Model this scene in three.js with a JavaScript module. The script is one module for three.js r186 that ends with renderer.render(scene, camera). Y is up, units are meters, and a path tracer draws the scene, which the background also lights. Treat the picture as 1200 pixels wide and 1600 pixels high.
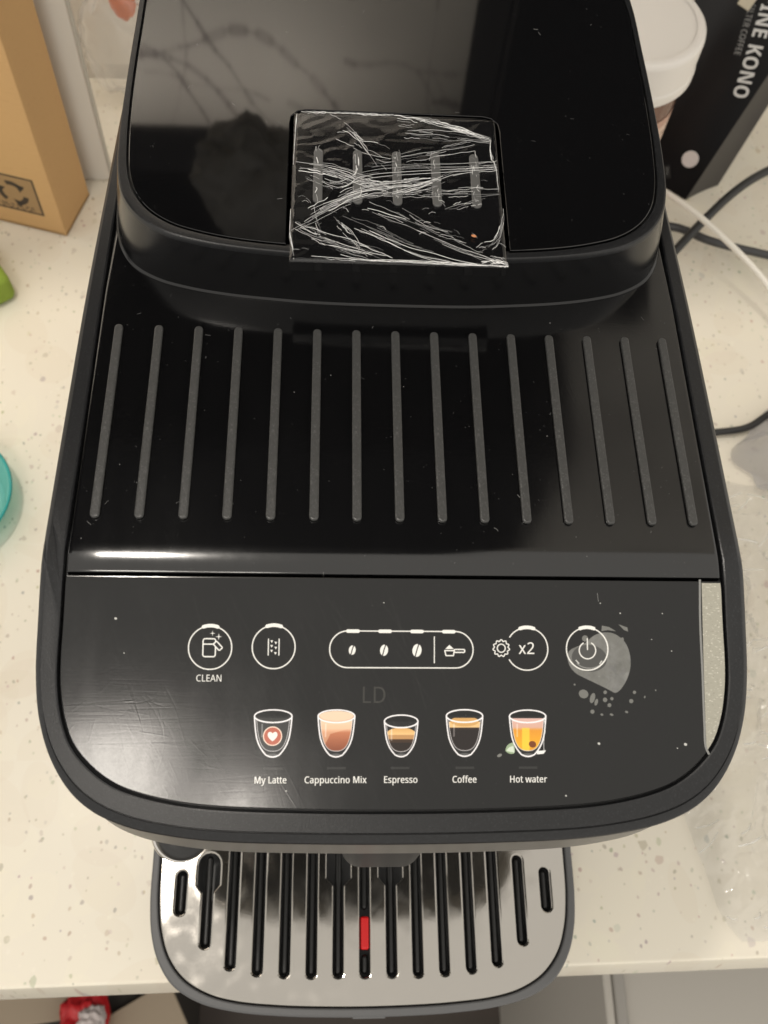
import * as THREE from 'three';
import { mergeGeometries, mergeVertices, toCreasedNormals } from 'three/addons/utils/BufferGeometryUtils.js';
import { RoundedBoxGeometry } from 'three/addons/geometries/RoundedBoxGeometry.js';
import { ImprovedNoise } from 'three/addons/math/ImprovedNoise.js';
import { RectAreaLightUniformsLib } from 'three/addons/lights/RectAreaLightUniformsLib.js';

// ---------------------------------------------------------------- camera, light, exposure
const scene = new THREE.Scene();
const camera = new THREE.PerspectiveCamera(56.145, 0.75, 0.02, 30);
camera.position.set(-0.02679, 0.62651, 0.13349);
camera.rotation.set(-1.11097, -0.14172, 0.14099, 'YXZ');
camera.focus = 0.385;
camera.userData.fStop = 15;
scene.background = new THREE.Color().setRGB(0.97, 0.925, 0.85);      // the even light of the room
const renderer = new THREE.WebGLRenderer({ antialias: true });
renderer.setSize(768, 1024);
renderer.toneMapping = THREE.LinearToneMapping;
renderer.toneMappingExposure = 1.07;
renderer.shadowMap.enabled = true;
RectAreaLightUniformsLib.init();

// ---------------------------------------------------------------- helpers
let seed = 20240611;
const rnd = () => { seed = (seed * 1664525 + 1013904223) >>> 0; return seed / 4294967296; };
const rr = (a, b) => a + (b - a) * rnd();
const perlin = new ImprovedNoise();
const noise = (x, y, z = 0) => perlin.noise(x, y, z);
const taken = {};
const numbered = (n) => { const k = taken[n] ?? 0; taken[n] = k + 1; return k ? n + '_' + String(k).padStart(3, '0') : n; };
function obj(name, geo, mat, parent) {
  const o = new THREE.Mesh(geo, mat);
  o.name = parent ? name : numbered(name);
  o.castShadow = o.receiveShadow = true;
  (parent ?? scene).add(o);
  return o;
}
function tag(o, label, category, group, kind) {
  if (label) o.userData.label = label;
  if (category) o.userData.category = category;
  if (group) o.userData.group = group;
  if (kind) o.userData.kind = kind;
  return o;
}
function thing(name, label, category, [x, y, z] = [0, 0, 0], turn = 0, group) {
  const o = new THREE.Group();
  o.name = numbered(name);
  o.position.set(x, y, z);
  o.rotation.y = turn;
  scene.add(o);
  return tag(o, label, category, group);
}
const M = 0.001;
const mm = (x, y, z) => new THREE.Vector3(x * M, y * M, z * M);
// rings of points joined into a skin; uv in metres seen from above
function loft(rings, { closed = true, crease = 0.6, flip = false, capFirst = false, capLast = false, uv = 'xz' } = {}) {
  const n = rings[0].length, pos = [], uvs = [], idx = [];
  const push = (p) => { pos.push(p.x, p.y, p.z); if (uv === 'xz') uvs.push(p.x, -p.z); else uvs.push(p.x, p.y); };
  for (const r of rings) for (const p of r) push(p);
  const m = closed ? n : n - 1;
  for (let j = 0; j < rings.length - 1; j++) for (let i = 0; i < m; i++) {
    const a = j * n + i, b = j * n + (i + 1) % n, c = a + n, d = b + n;
    if (flip) idx.push(a, b, c, b, d, c); else idx.push(a, c, b, b, c, d);
  }
  const cap = (j, turn) => {
    const k = pos.length / 3, ctr = new THREE.Vector3();
    rings[j].forEach((p) => ctr.add(p)); ctr.divideScalar(n); push(ctr);
    for (let i = 0; i < m; i++) { const a = j * n + i, b = j * n + (i + 1) % n; if (turn) idx.push(a, b, k); else idx.push(b, a, k); }
  };
  if (capFirst) cap(0, flip); if (capLast) cap(rings.length - 1, !flip);
  const g = new THREE.BufferGeometry();
  g.setAttribute('position', new THREE.Float32BufferAttribute(pos, 3));
  g.setAttribute('uv', new THREE.Float32BufferAttribute(uvs, 2));
  g.setIndex(idx);
  g.computeVertexNormals();
  return crease ? toCreasedNormals(g.scale(1e4, 1e4, 1e4), crease).scale(1e-4, 1e-4, 1e-4) : g;   // it joins points nearer than 0.01 units
}
// mirror a list of right-hand points (from the front centre to the back centre, mm) into a closed smooth outline of N points [x, z]
function outline(half, N = 160, tension = 0.5) {
  const right = half.map(([x, z]) => new THREE.Vector3(x, 0, z));
  const left = half.slice(1, -1).reverse().map(([x, z]) => new THREE.Vector3(-x, 0, z));
  const c = new THREE.CatmullRomCurve3([...right, ...left], true, 'centripetal', tension);
  const out = [];
  const total = right.length + left.length;
  const per = Math.ceil(N / total);
  for (let i = 0; i < total * per; i++) { const p = c.getPoint(i / (total * per)); out.push([p.x, p.z]); }
  return out;
}
function grow(poly, d) {   // offset a closed outline outwards by d
  const n = poly.length;
  let area = 0;
  for (let i = 0; i < n; i++) { const [x, y] = poly[i], [a, b] = poly[(i + 1) % n]; area += x * b - a * y; }
  const s = Math.sign(area) || 1;
  return poly.map((p, i) => {
    const a = poly[(i + n - 1) % n], b = poly[(i + 1) % n];
    const tx = b[0] - a[0], tz = b[1] - a[1], l = Math.hypot(tx, tz) || 1;
    return [p[0] + (tz / l) * d * s, p[1] - (tx / l) * d * s];
  });
}
const shapeOf = (poly) => new THREE.Shape(poly.map(([x, y]) => new THREE.Vector2(x, y)));
function tube(points, r, seg = 60, radial = 10, closed = false) {
  return new THREE.TubeGeometry(new THREE.CatmullRomCurve3(points, closed, 'centripetal'), seg, r, radial, closed);
}
function capsulePoly(x, z0, z1, w, k = 8) {   // slot outline in (x, z)
  const out = [], r = w / 2;
  for (let i = 0; i <= k; i++) { const a = Math.PI * i / k; out.push([x + r * Math.cos(a), z1 - r + r * Math.sin(a)]); }
  for (let i = 0; i <= k; i++) { const a = Math.PI + Math.PI * i / k; out.push([x + r * Math.cos(a), z0 + r + r * Math.sin(a)]); }
  return out;
}
const box = (w, h, d, x, y, z) => new THREE.BoxGeometry(w, h, d).translate(x, y, z);

// ---------------------------------------------------------------- textures
function grey(w, h, f, rep) {
  const d = new Uint8Array(w * h * 4);
  for (let y = 0; y < h; y++) for (let x = 0; x < w; x++) { const v = Math.max(0, Math.min(255, 255 * f(x, y))), i = (y * w + x) * 4; d[i] = d[i + 1] = d[i + 2] = v; d[i + 3] = 255; }
  const t = new THREE.DataTexture(d, w, h);
  t.magFilter = THREE.LinearFilter; t.minFilter = THREE.LinearMipmapLinearFilter; t.generateMipmaps = true;
  t.wrapS = t.wrapT = THREE.RepeatWrapping;
  if (rep) t.repeat.set(rep, rep);
  t.needsUpdate = true;
  return t;
}
function canvasTex(w, h, draw, color = true) {
  const c = document.createElement('canvas'); c.width = w; c.height = h;
  const g = c.getContext('2d');
  draw(g, w, h);
  const t = new THREE.CanvasTexture(c);
  if (color) t.colorSpace = THREE.SRGBColorSpace;
  t.anisotropy = 8;
  return t;
}
const grainTex = grey(512, 512, () => rnd() * 0.6 + 0.2, 1 / 0.09);        // spark-eroded plastic, one texel about 0.18 mm
const speckTex = grey(512, 512, () => { const r = rnd(); return r > 0.95 ? rr(0.6, 0.85) : rr(0.27, 0.42); }, 1 / 0.17);   // the glitter of spark-eroded plastic
const smearTex = (() => {                                                // wiped and dusty gloss: roughness
  const t = grey(512, 512, (x, y) => {
    const u = x / 512, v = y / 512;
    const s = noise(u * 6, v * 6, 3) * 0.5 + noise(u * 17, v * 17, 9) * 0.3 + noise(u * 60, v * 9, 2) * 0.25;
    return 0.13 + 0.10 * Math.max(0, s + 0.2) + 0.02 * rnd();
  });
  t.repeat.set(1 / 0.3, 1 / 0.3);
  return t;
})();
const scratchTex = canvasTex(1024, 512, (g, w, h) => {                   // rub marks and hair scratches
  g.fillStyle = '#808080'; g.fillRect(0, 0, w, h);
  const stroke = (x, y, a, l, c, lw) => { g.strokeStyle = c; g.lineWidth = lw; g.beginPath(); g.moveTo(x, y); g.lineTo(x + Math.cos(a) * l, y + Math.sin(a) * l); g.stroke(); };
  for (let i = 0; i < 1700; i++) { const k = rr(0.36, 0.6) * 255 | 0; stroke(rr(-60, w), rr(0, h), rr(-0.08, 0.08), rr(30, 220), `rgba(${k},${k},${k},0.35)`, rr(0.5, 1.2)); }
  for (let i = 0; i < 900; i++) { const k = rr(0.3, 0.7) * 255 | 0; stroke(rr(0, w), rr(0, h), 1.15 + rr(-0.25, 0.25), rr(15, 90), `rgba(${k},${k},${k},0.4)`, rr(0.5, 1.1)); }
  for (let i = 0; i < 900; i++) { const k = rr(0.3, 0.7) * 255 | 0, a0 = rr(0, 6.3); g.strokeStyle = `rgba(${k},${k},${k},0.35)`; g.lineWidth = rr(0.5, 1); g.beginPath(); g.arc(rr(0, w), rr(0, h), rr(20, 130), a0, a0 + rr(0.2, 0.8)); g.stroke(); }
  for (let i = 0; i < 500; i++) { const k = rr(0.3, 0.7) * 255 | 0; stroke(rr(0, w), rr(0, h), rr(0, 6.28), rr(8, 50), `rgba(${k},${k},${k},0.4)`, rr(0.5, 1)); }
}, false);

// ---------------------------------------------------------------- materials
const phys = (o) => new THREE.MeshPhysicalMaterial(o), std = (o) => new THREE.MeshStandardMaterial(o);
const lin = (r, g, b) => new THREE.Color().setRGB(r, g, b);
const matte = { side: THREE.DoubleSide };
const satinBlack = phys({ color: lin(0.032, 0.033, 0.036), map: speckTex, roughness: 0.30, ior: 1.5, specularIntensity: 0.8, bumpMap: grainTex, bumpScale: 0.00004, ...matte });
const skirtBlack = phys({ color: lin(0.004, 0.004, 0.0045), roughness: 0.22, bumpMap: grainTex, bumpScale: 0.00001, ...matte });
const deepBlack = std({ color: lin(0.006, 0.006, 0.006), roughness: 0.6, ...matte });
const ribGrey = phys({ color: lin(0.13, 0.13, 0.127), map: speckTex, roughness: 0.33, bumpMap: grainTex, bumpScale: 0.0001, ...matte });
const trimGrey = std({ color: lin(0.20, 0.188, 0.168), roughness: 0.36, metalness: 0.3, bumpMap: grainTex, bumpScale: 0.00003, ...matte });
const spoutGrey = std({ color: lin(0.022, 0.022, 0.022), roughness: 0.45, ...matte });
const chrome = std({ color: lin(0.6, 0.58, 0.55), roughness: 0.18, metalness: 1, ...matte });

// ---------------------------------------------------------------- the setting
const TURN = 0.0222;                                     // the machine stands slightly askew on the counter
const counterTex = canvasTex(2048, 2048, (g, w, h) => {
  g.fillStyle = 'rgb(231,224,208)'; g.fillRect(0, 0, w, h);
  for (let i = 0; i < 900; i++) { g.fillStyle = `rgba(${rnd() < 0.5 ? '236,228,208' : '216,206,186'},0.16)`; g.beginPath(); g.ellipse(rr(0, w), rr(0, h), rr(15, 60), rr(10, 40), rr(0, 3), 0, 6.3); g.fill(); }
  for (let i = 0; i < 11000; i++) {
    const big = rnd() < 0.07, x = rr(0, w), y = rr(0, h), r = big ? rr(3.5, 7.5) : rr(1.0, 3.2), a = rr(0, 3.1), light = rnd() < 0.22;
    g.fillStyle = light ? `rgba(238,232,216,${rr(0.2, 0.5)})` : `rgba(${140 + rr(-20, 30) | 0},${132 + rr(-20, 25) | 0},${110 + rr(-15, 20) | 0},${big ? rr(0.12, 0.34) : rr(0.14, 0.5)})`;
    g.beginPath();
    const k = 7;
    for (let j = 0; j < k; j++) { const t = a + j / k * 6.283, q = r * rr(0.55, 1.1), px = x + Math.cos(t) * q, py = y + Math.sin(t) * q * 1.25; j ? g.lineTo(px, py) : g.moveTo(px, py); }
    g.closePath(); g.fill();
  }
});
counterTex.wrapS = counterTex.wrapT = THREE.RepeatWrapping;
counterTex.repeat.set(1 / 0.92, 1 / 0.92);
const quartz = phys({ map: counterTex, roughness: 0.32, ior: 1.5 });
{
  // slab with a rounded front edge, swept along x
  const prof = [];
  const zf = 0.1298, zb = -0.64, th = 0.032, r = 0.002, out = 0.0052;
  prof.push([zb, -th], [zb, 0]);
  for (let i = 0; i <= 6; i++) { const q = 1.42 * i / 6; prof.push([zf - r + r * Math.sin(q), -r + r * Math.cos(q)]); }
  for (let i = 0; i <= 6; i++) { const q = 1.42 + 1.72 * i / 6; prof.push([zf + out - r + r * Math.sin(q), -th + r + r * Math.cos(q)]); }
  const ring = (x) => prof.map(([z, y]) => new THREE.Vector3(x, y, z));
  const g = loft([ring(-1.3), ring(-0.4), ring(0), ring(0.4), ring(1.3)], { crease: 0.5, flip: true, capFirst: true, capLast: true });
  const o = obj('countertop', g, quartz);
  o.rotation.y = TURN;
  tag(o, 'cream speckled quartz countertop under the coffee machine', null, null, 'structure');
}
const marbleTex = canvasTex(1024, 512, (g, w, h) => {
  g.fillStyle = 'rgb(226,221,212)'; g.fillRect(0, 0, w, h);
  const vein = (x, y, a, n, lw, al) => {
    for (let i = 0; i < n; i++) {
      a += rr(-0.28, 0.28); const l = rr(8, 20), nx = x + Math.cos(a) * l, ny = y + Math.sin(a) * l;
      g.strokeStyle = `rgba(96,88,86,${al * rr(0.4, 1)})`; g.lineWidth = lw * rr(0.4, 1.5); g.lineCap = 'round';
      g.beginPath(); g.moveTo(x, y); g.lineTo(nx, ny); g.stroke();
      if (rnd() < 0.07 && lw > 2) vein(nx, ny, a + rr(-1, 1), n * 0.5 | 0, lw * 0.5, al * 0.8);
      x = nx; y = ny;
    }
  };
  for (let i = 0; i < 30; i++) { const cx = rr(0, w), cy = rr(0, h * 0.75); const q = g.createRadialGradient(cx, cy, 0, cx, cy, rr(40, 120)); q.addColorStop(0, 'rgba(150,144,138,0.30)'); q.addColorStop(1, 'rgba(150,144,138,0)'); g.fillStyle = q; g.fillRect(0, 0, w, h * 0.9); }
  for (let i = 0; i < 34; i++) vein(rr(0, w), rr(0, h * 0.62), rr(-0.45, 0.25), 22, rr(1.5, 5.5), rr(0.35, 0.8));
  for (let i = 0; i < 0; i++) vein(rr(0, w), rr(0, h), rr(-0.9, 0.5), 34, rr(2, 8), rr(0.35, 0.8));
});
marbleTex.wrapS = marbleTex.wrapT = THREE.RepeatWrapping;
{
  const g = box(2.6, 2.3, 0.06, 0, 0.25 - 0.032 + 0.9, -0.645);
  const uv = g.attributes.uv, p = g.attributes.position;
  for (let i = 0; i < uv.count; i++) uv.setXY(i, p.getX(i) / 0.9 + 0.4, p.getY(i) / 0.78 - 0.02);
  const o = obj('wall', g, std({ map: marbleTex, roughness: 0.6 }));
  o.rotation.y = TURN;
  tag(o, 'white marble wall with dark veins behind the counter', null, null, 'structure');
  const f = obj('floor', new THREE.PlaneGeometry(5, 4).rotateX(-Math.PI / 2).translate(0, -0.9, 1), std({ map: canvasTex(512, 512, (c, w, h) => {
    c.fillStyle = 'rgb(70,61,55)'; c.fillRect(0, 0, w, h);
    for (let i = 0; i < 900; i++) { c.fillStyle = `rgba(${rnd() < 0.5 ? '60,50,44' : '118,104,94'},0.12)`; c.fillRect(rr(-100, w), rr(0, h), rr(40, 260), rr(1, 4)); }
    c.fillStyle = 'rgba(30,25,22,0.8)'; for (let i = 0; i < 5; i++) c.fillRect(0, i * 102, w, 2);
  }), roughness: 0.5 }));
  tag(f, 'dark brown floor below the counter edge', null, null, 'structure');
}
// dark wall cupboards, seen as the black reflection in the machine's glossy top
{
  const dark = phys({ color: lin(0.012, 0.012, 0.014), roughness: 0.95, specularIntensity: 0.25 });
  const make = (label, x0, x1, y0, y1, z0, z1, lip) => {
    const w = x1 - x0, h = y1 - y0, d = z1 - z0;
    const t = thing('wall_cupboard', label, 'cupboard', [(x0 + x1) / 2, y0, (z0 + z1) / 2]);
    obj('carcass', new RoundedBoxGeometry(w, h, d - 0.02, 2, 0.002).translate(0, h / 2, -0.01), dark, t);
    if (lip) obj('light_rail', new RoundedBoxGeometry(w, 0.08, 0.012, 2, 0.002).translate(0, -0.04, -d / 2 + 0.145), dark, t);
    const n = Math.max(1, Math.round(w / 0.5));
    for (let i = 0; i < n; i++) obj('door', new RoundedBoxGeometry(w / n - 0.003, h - 0.003, 0.0185, 2, 0.0015).translate(-w / 2 + (i + 0.5) * w / n, h / 2, d / 2 - 0.009), dark, t);
  };
  make('wide black wall cupboard reflected as the dark area in the ribbed top', -1.25, 0.197, 0.745, 1.75, -0.61, -0.285, true);
  make('narrow black cupboard hung lower, reflected at the right of the lid', 0.097, 0.29, 0.42, 0.783, -0.61, -0.45);
}
{
  const t = thing('kitchen_cloth', 'crumpled grey cloth hanging below the wall cupboard, mirrored at the left of the lid', 'cloth', [-0.082, 0.625, -0.425]);
  const g = mergeVertices(new THREE.SphereGeometry(1, 60, 40).deleteAttribute('uv').deleteAttribute('normal')), p = g.attributes.position;
  for (let i = 0; i < p.count; i++) { const v = new THREE.Vector3().fromBufferAttribute(p, i), k = 1 + 0.35 * noise(v.x * 2, v.y * 2, v.z * 2 + 4) + 0.18 * (1 - 2 * Math.abs(noise(v.x * 4, v.y * 4 + 9, v.z * 4))); const top = Math.max(0, v.y); p.setXYZ(i, v.x * 0.044 * k * (1 - 0.75 * top), (v.y > 0 ? v.y * 0.11 : v.y * 0.045 * k), v.z * 0.03 * k * (1 - 0.6 * top)); }
  g.computeVertexNormals();
  obj('cloth', g, std({ color: lin(0.24, 0.23, 0.21), roughness: 0.9 }), t);
  obj('hook', new THREE.CylinderGeometry(0.004, 0.004, 0.03, 12).translate(0, 0.11, 0), std({ color: lin(0.2, 0.2, 0.2), roughness: 0.4, metalness: 0.8 }), t);
}
// lamps
function ceilingLamp(x, y, z, size, power, label, round = false, color = [1, 0.93, 0.84]) {
  const t = thing('ceiling_lamp', label, 'lamp', [x, y, z]);
  const n = 40, ring = (r, h) => Array.from({ length: n }, (_, i) => new THREE.Vector3(Math.cos(i / n * 6.2832) * r, h, Math.sin(i / n * 6.2832) * r));
  const r = size * 0.56;
  obj('lamp_housing', loft([ring(r, 0.05), ring(r * 1.2, 0.05), ring(r * 1.25, 0.0), ring(r * 1.05, 0.0), ring(r, 0.03)], {}), std({ color: 0xdddddd, roughness: 0.5, side: THREE.DoubleSide }), t);
  obj('lamp_diffuser', new THREE.CircleGeometry(r, n).rotateX(Math.PI / 2).translate(0, 0.012, 0), std({ color: 0xffffff, emissive: lin(...color), emissiveIntensity: 3 }), t);
  if (round) {
    const l = new THREE.SpotLight(new THREE.Color().setRGB(...color), power, 0, 1.25, 0.8, 2);
    l.position.set(x, y - r - 0.002, z); l.target.position.set(x, 0, z); l.castShadow = true; l.shadow.radius = r / 0.02; l.name = 'ceiling_lamp_light';
    scene.add(l, l.target); l.target.name = 'ceiling_lamp_target';
    return;
  }
  const l = new THREE.RectAreaLight(new THREE.Color().setRGB(...color), power, size, size);
  l.position.set(x, y - 0.002, z); l.rotation.x = -Math.PI / 2; l.name = 'ceiling_lamp_light';
  scene.add(l);
}
ceilingLamp(-0.36, 1.75, -0.165, 0.085, 2.2, 'round ceiling lamp mirrored on the bend of the ribbed top', true);
ceilingLamp(-0.43, 1.75, 0.88, 0.2, 20, 'larger ceiling lamp mirrored at the left of the control panel');
ceilingLamp(-0.20, 1.75, 0.98, 0.13, 24, 'small ceiling lamp mirrored low on the control panel beside the larger one');
{
  const t = thing('cupboard_light', 'slim light strip under the wall cupboard, shining down the marble', 'lamp', [-0.45, 0.742, -0.50]);
  obj('lamp_housing', new RoundedBoxGeometry(0.92, 0.012, 0.03, 2, 0.003).translate(0, -0.004, 0), std({ color: 0xcccccc, roughness: 0.4 }), t);
  obj('lamp_diffuser', new RoundedBoxGeometry(0.9, 0.004, 0.02, 2, 0.001).translate(0, -0.0115, 0), std({ color: 0xffffff, emissive: lin(1, 0.85, 0.62), emissiveIntensity: 3 }), t);
  const l = new THREE.RectAreaLight(new THREE.Color().setRGB(1, 0.93, 0.84), 40, 0.9, 0.02);
  l.position.set(-0.45, 0.724, -0.506); l.rotation.x = -Math.PI / 4; l.name = 'cupboard_light_light';
  scene.add(l);
}

// ---------------------------------------------------------------- the coffee machine
const H = 322, ZH = 2.5, SL = Math.tan(20 * Math.PI / 180), BT = 5.2, BR = BT / Math.tan(10 * Math.PI / 180);
function topY(z) {           // mm: the flat cup shelf, a rounded bend, then the panel sloping down to the front
  if (z <= ZH - BT) return H;
  const ze = ZH + BT * Math.cos(20 * Math.PI / 180);
  if (z >= ze) return H - (z - ZH) * SL;
  const d = z - (ZH - BT);
  return H - (BR - Math.sqrt(BR * BR - d * d));
}
const OUT = outline([[0, 92.1], [30, 91.8], [60, 90.8], [76.5, 89], [90.6, 86.1], [102, 81.4], [110, 75], [116.7, 64.9], [120.8, 53], [122.5, 40], [122.6, 20], [122.3, 0], [121.7, -50], [120.7, -110], [118.7, -170], [117.1, -215], [115.5, -245], [111, -263], [101, -272], [60, -275], [0, -275]], 240);
const INN = outline([[0, 82.7], [30, 82.4], [60, 81.3], [73.4, 79.9], [86, 77.3], [95, 74.1], [103.2, 68.6], [109.6, 61.4], [112.9, 53.3], [114.6, 44], [115, 36], [114.6, 20], [114.2, 5], [114, -50], [113.9, -110], [113, -170], [112, -215], [110.5, -240], [106, -256], [97, -265], [60, -268], [0, -268]].filter((_, i) => i !== 12), 240);
const at = (poly, dy) => poly.map(([x, z]) => mm(x, topY(z) + (typeof dy === 'function' ? dy(z) : dy), z));
const mix = (a, b, f) => a.map((p, i) => { const t = typeof f === 'function' ? f(p[1]) : f; return [p[0] + (b[i][0] - p[0]) * t, p[1] + (b[i][1] - p[1]) * t]; });
const machine = thing('coffee_machine', 'black coffee machine with a ribbed top and touch control panel standing on the counter', 'coffee machine');
{
  const front = (z) => Math.max(0, Math.min(1, (z - 45) / 40));
  const rim = loft([
    at(grow(INN, -6), -3.4), at(grow(INN, -0.2), -3.2), at(INN, -0.7), at(grow(INN, 0.25), -0.2), at(grow(INN, 0.8), 0),
    at(mix(INN, OUT, (z) => 0.72 - 0.08 * front(z)), (z) => -0.1), at(mix(INN, OUT, (z) => 0.735 - 0.085 * front(z)), (z) => -0.15 - 0.75 * front(z)), at(mix(INN, OUT, (z) => 0.75 - 0.07 * front(z)), (z) => -0.2 - 0.7 * front(z)), at(mix(INN, OUT, (z) => 0.77 - 0.07 * front(z)), (z) => -0.3 + 0.1 * front(z)),
    at(mix(INN, OUT, (z) => 0.90 - 0.02 * front(z)), (z) => -0.9 + 0.3 * front(z)), at(mix(INN, OUT, 0.975), (z) => -1.6 + 0.4 * front(z)), at(OUT, (z) => -2.9 + 0.7 * front(z)), at(grow(OUT, -0.15), (z) => -4.2 + 1.6 * front(z)), at(grow(OUT, -0.9), (z) => -4.6 + 1.8 * front(z)),
  ], { crease: 0.35 });
  obj('rim', rim, satinBlack, machine);
  const wallAt = (poly, y) => poly.map(([x, z]) => mm(x, y(z), z));
  const low = grow(OUT, -0.8);
  obj('front_trim', loft([wallAt(low, (z) => topY(z) - 4.5 + 1.8 * front(z)), wallAt(low, (z) => Math.min(topY(z) - 6, 284)), wallAt(low, () => 256), wallAt(grow(OUT, -1.8), () => 254.6), wallAt(grow(OUT, -12), () => 254.2)], { crease: 0.3 }), trimGrey, machine);
  // head underside and the body column behind the drip tray
  const body = OUT.map(([x, z]) => [x * 0.985, Math.min(z, -8 + 6 * Math.cos(x / 60))]);
  obj('body', mergeGeometries([
    loft([wallAt(grow(OUT, -11.5), () => 254.4), wallAt(grow(OUT, -30), () => 250)], { capLast: true }),
    loft([wallAt(body, () => 252), wallAt(body, () => 6), wallAt(grow(body, -3), () => 2)], { capLast: true, crease: 0.4 }),
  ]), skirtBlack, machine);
  obj('inner_deck', loft([at(grow(INN, -1), -3.6), at(mix(INN, INN.map(([x, z]) => [x * 0.5, z]), 1), -3.6)], {}), deepBlack, machine);
}
// cup shelf: glossy, with fifteen raised ribs
const dustTex = canvasTex(2048, 2048, (g, w, h) => {
  g.fillStyle = 'rgb(11,11,12)'; g.fillRect(0, 0, w, h);
  for (let i = 0; i < 2600; i++) { const a = rr(0.05, 0.35) * (rnd() < 0.08 ? 2.2 : 1); g.fillStyle = `rgba(200,200,195,${a})`; g.beginPath(); g.arc(rr(0, w), rr(0, h), rr(0.5, 1.5), 0, 6.3); g.fill(); }
  for (let i = 0; i < 90; i++) { const x = rr(0, w), y = rr(0, h), a = rr(0, 6.3), l = rr(5, 16); g.strokeStyle = `rgba(215,215,210,${rr(0.2, 0.7)})`; g.lineWidth = rr(0.8, 1.8); g.beginPath(); g.moveTo(x, y); g.quadraticCurveTo(x + rr(-4, 4) + Math.cos(a) * l / 2, y + rr(-4, 4) + Math.sin(a) * l / 2, x + Math.cos(a) * l, y + Math.sin(a) * l); g.stroke(); }
});
dustTex.wrapS = dustTex.wrapT = THREE.RepeatWrapping; dustTex.repeat.set(1 / 0.3, 1 / 0.3); dustTex.offset.set(0.5, 0.13);
const scratchM = scratchTex.clone(); scratchM.wrapS = scratchM.wrapT = THREE.RepeatWrapping; scratchM.repeat.set(1 / 0.24, 1 / 0.12);
const gloss = phys({ map: dustTex, roughness: 0.72, roughnessMap: smearTex, ior: 1.66, bumpMap: scratchM, bumpScale: 0.00003, ...matte });
const shelf = (() => {
  const zs = [-268, -200, -150, -110, -60, -20, -8, -5, -4, ZH - BT - 0.3, ZH - BT];
  for (let i = 1; i <= 12; i++) zs.push(ZH - BT + (7.0 - ZH + BT) * i / 12);
  const inner = (z) => (z > -110 ? 113.25 : 113.25 + (z + 110) * 0.03);
  const prof = (z, dy) => {
    const w = inner(z), pts = [];
    for (const [dx, y] of [[0, -3], [0.05, -0.9], [0.3, -0.35], [0.8, -0.08], [1.5, 0]]) pts.push([-w + dx, y]);
    for (let i = 1; i < 24; i++) pts.push([-w + 1.5 + (2 * w - 3) * i / 24, 0]);
    for (const [dx, y] of [[1.5, 0], [0.8, -0.08], [0.3, -0.35], [0.05, -0.9], [0, -3]]) pts.push([w - dx, y]);
    return pts.map(([x, y]) => mm(x, topY(z) + y + dy, z));
  };
  const rings = zs.map((z) => prof(z, 0));
  rings.push(prof(7.35, -0.12), prof(7.5, -0.5), prof(7.55, -2.6));
  return obj('cup_shelf', loft(rings, { closed: false, crease: 0.5 }), gloss, machine);
})();
{
  const shape = shapeOf(capsulePoly(0, -93.6, -11.6, 3.3, 10));
  const g = new THREE.ExtrudeGeometry(shape, { depth: 0.5, bevelEnabled: true, bevelThickness: 0.55, bevelSize: 0.6, bevelOffset: -0.6, bevelSegments: 3, curveSegments: 8 }).rotateX(Math.PI / 2).scale(M, M, M);
  const p = g.attributes.position, uv = g.attributes.uv;
  for (let i = 0; i < p.count; i++) { uv.setXY(i, p.getX(i), p.getZ(i)); }
  for (let i = 0; i < 15; i++) { const o = obj('rib', g, ribGrey, shelf); o.position.set((i - 7) * 15.1 * M, (H + 1.05) * M, 0); }
}
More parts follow.
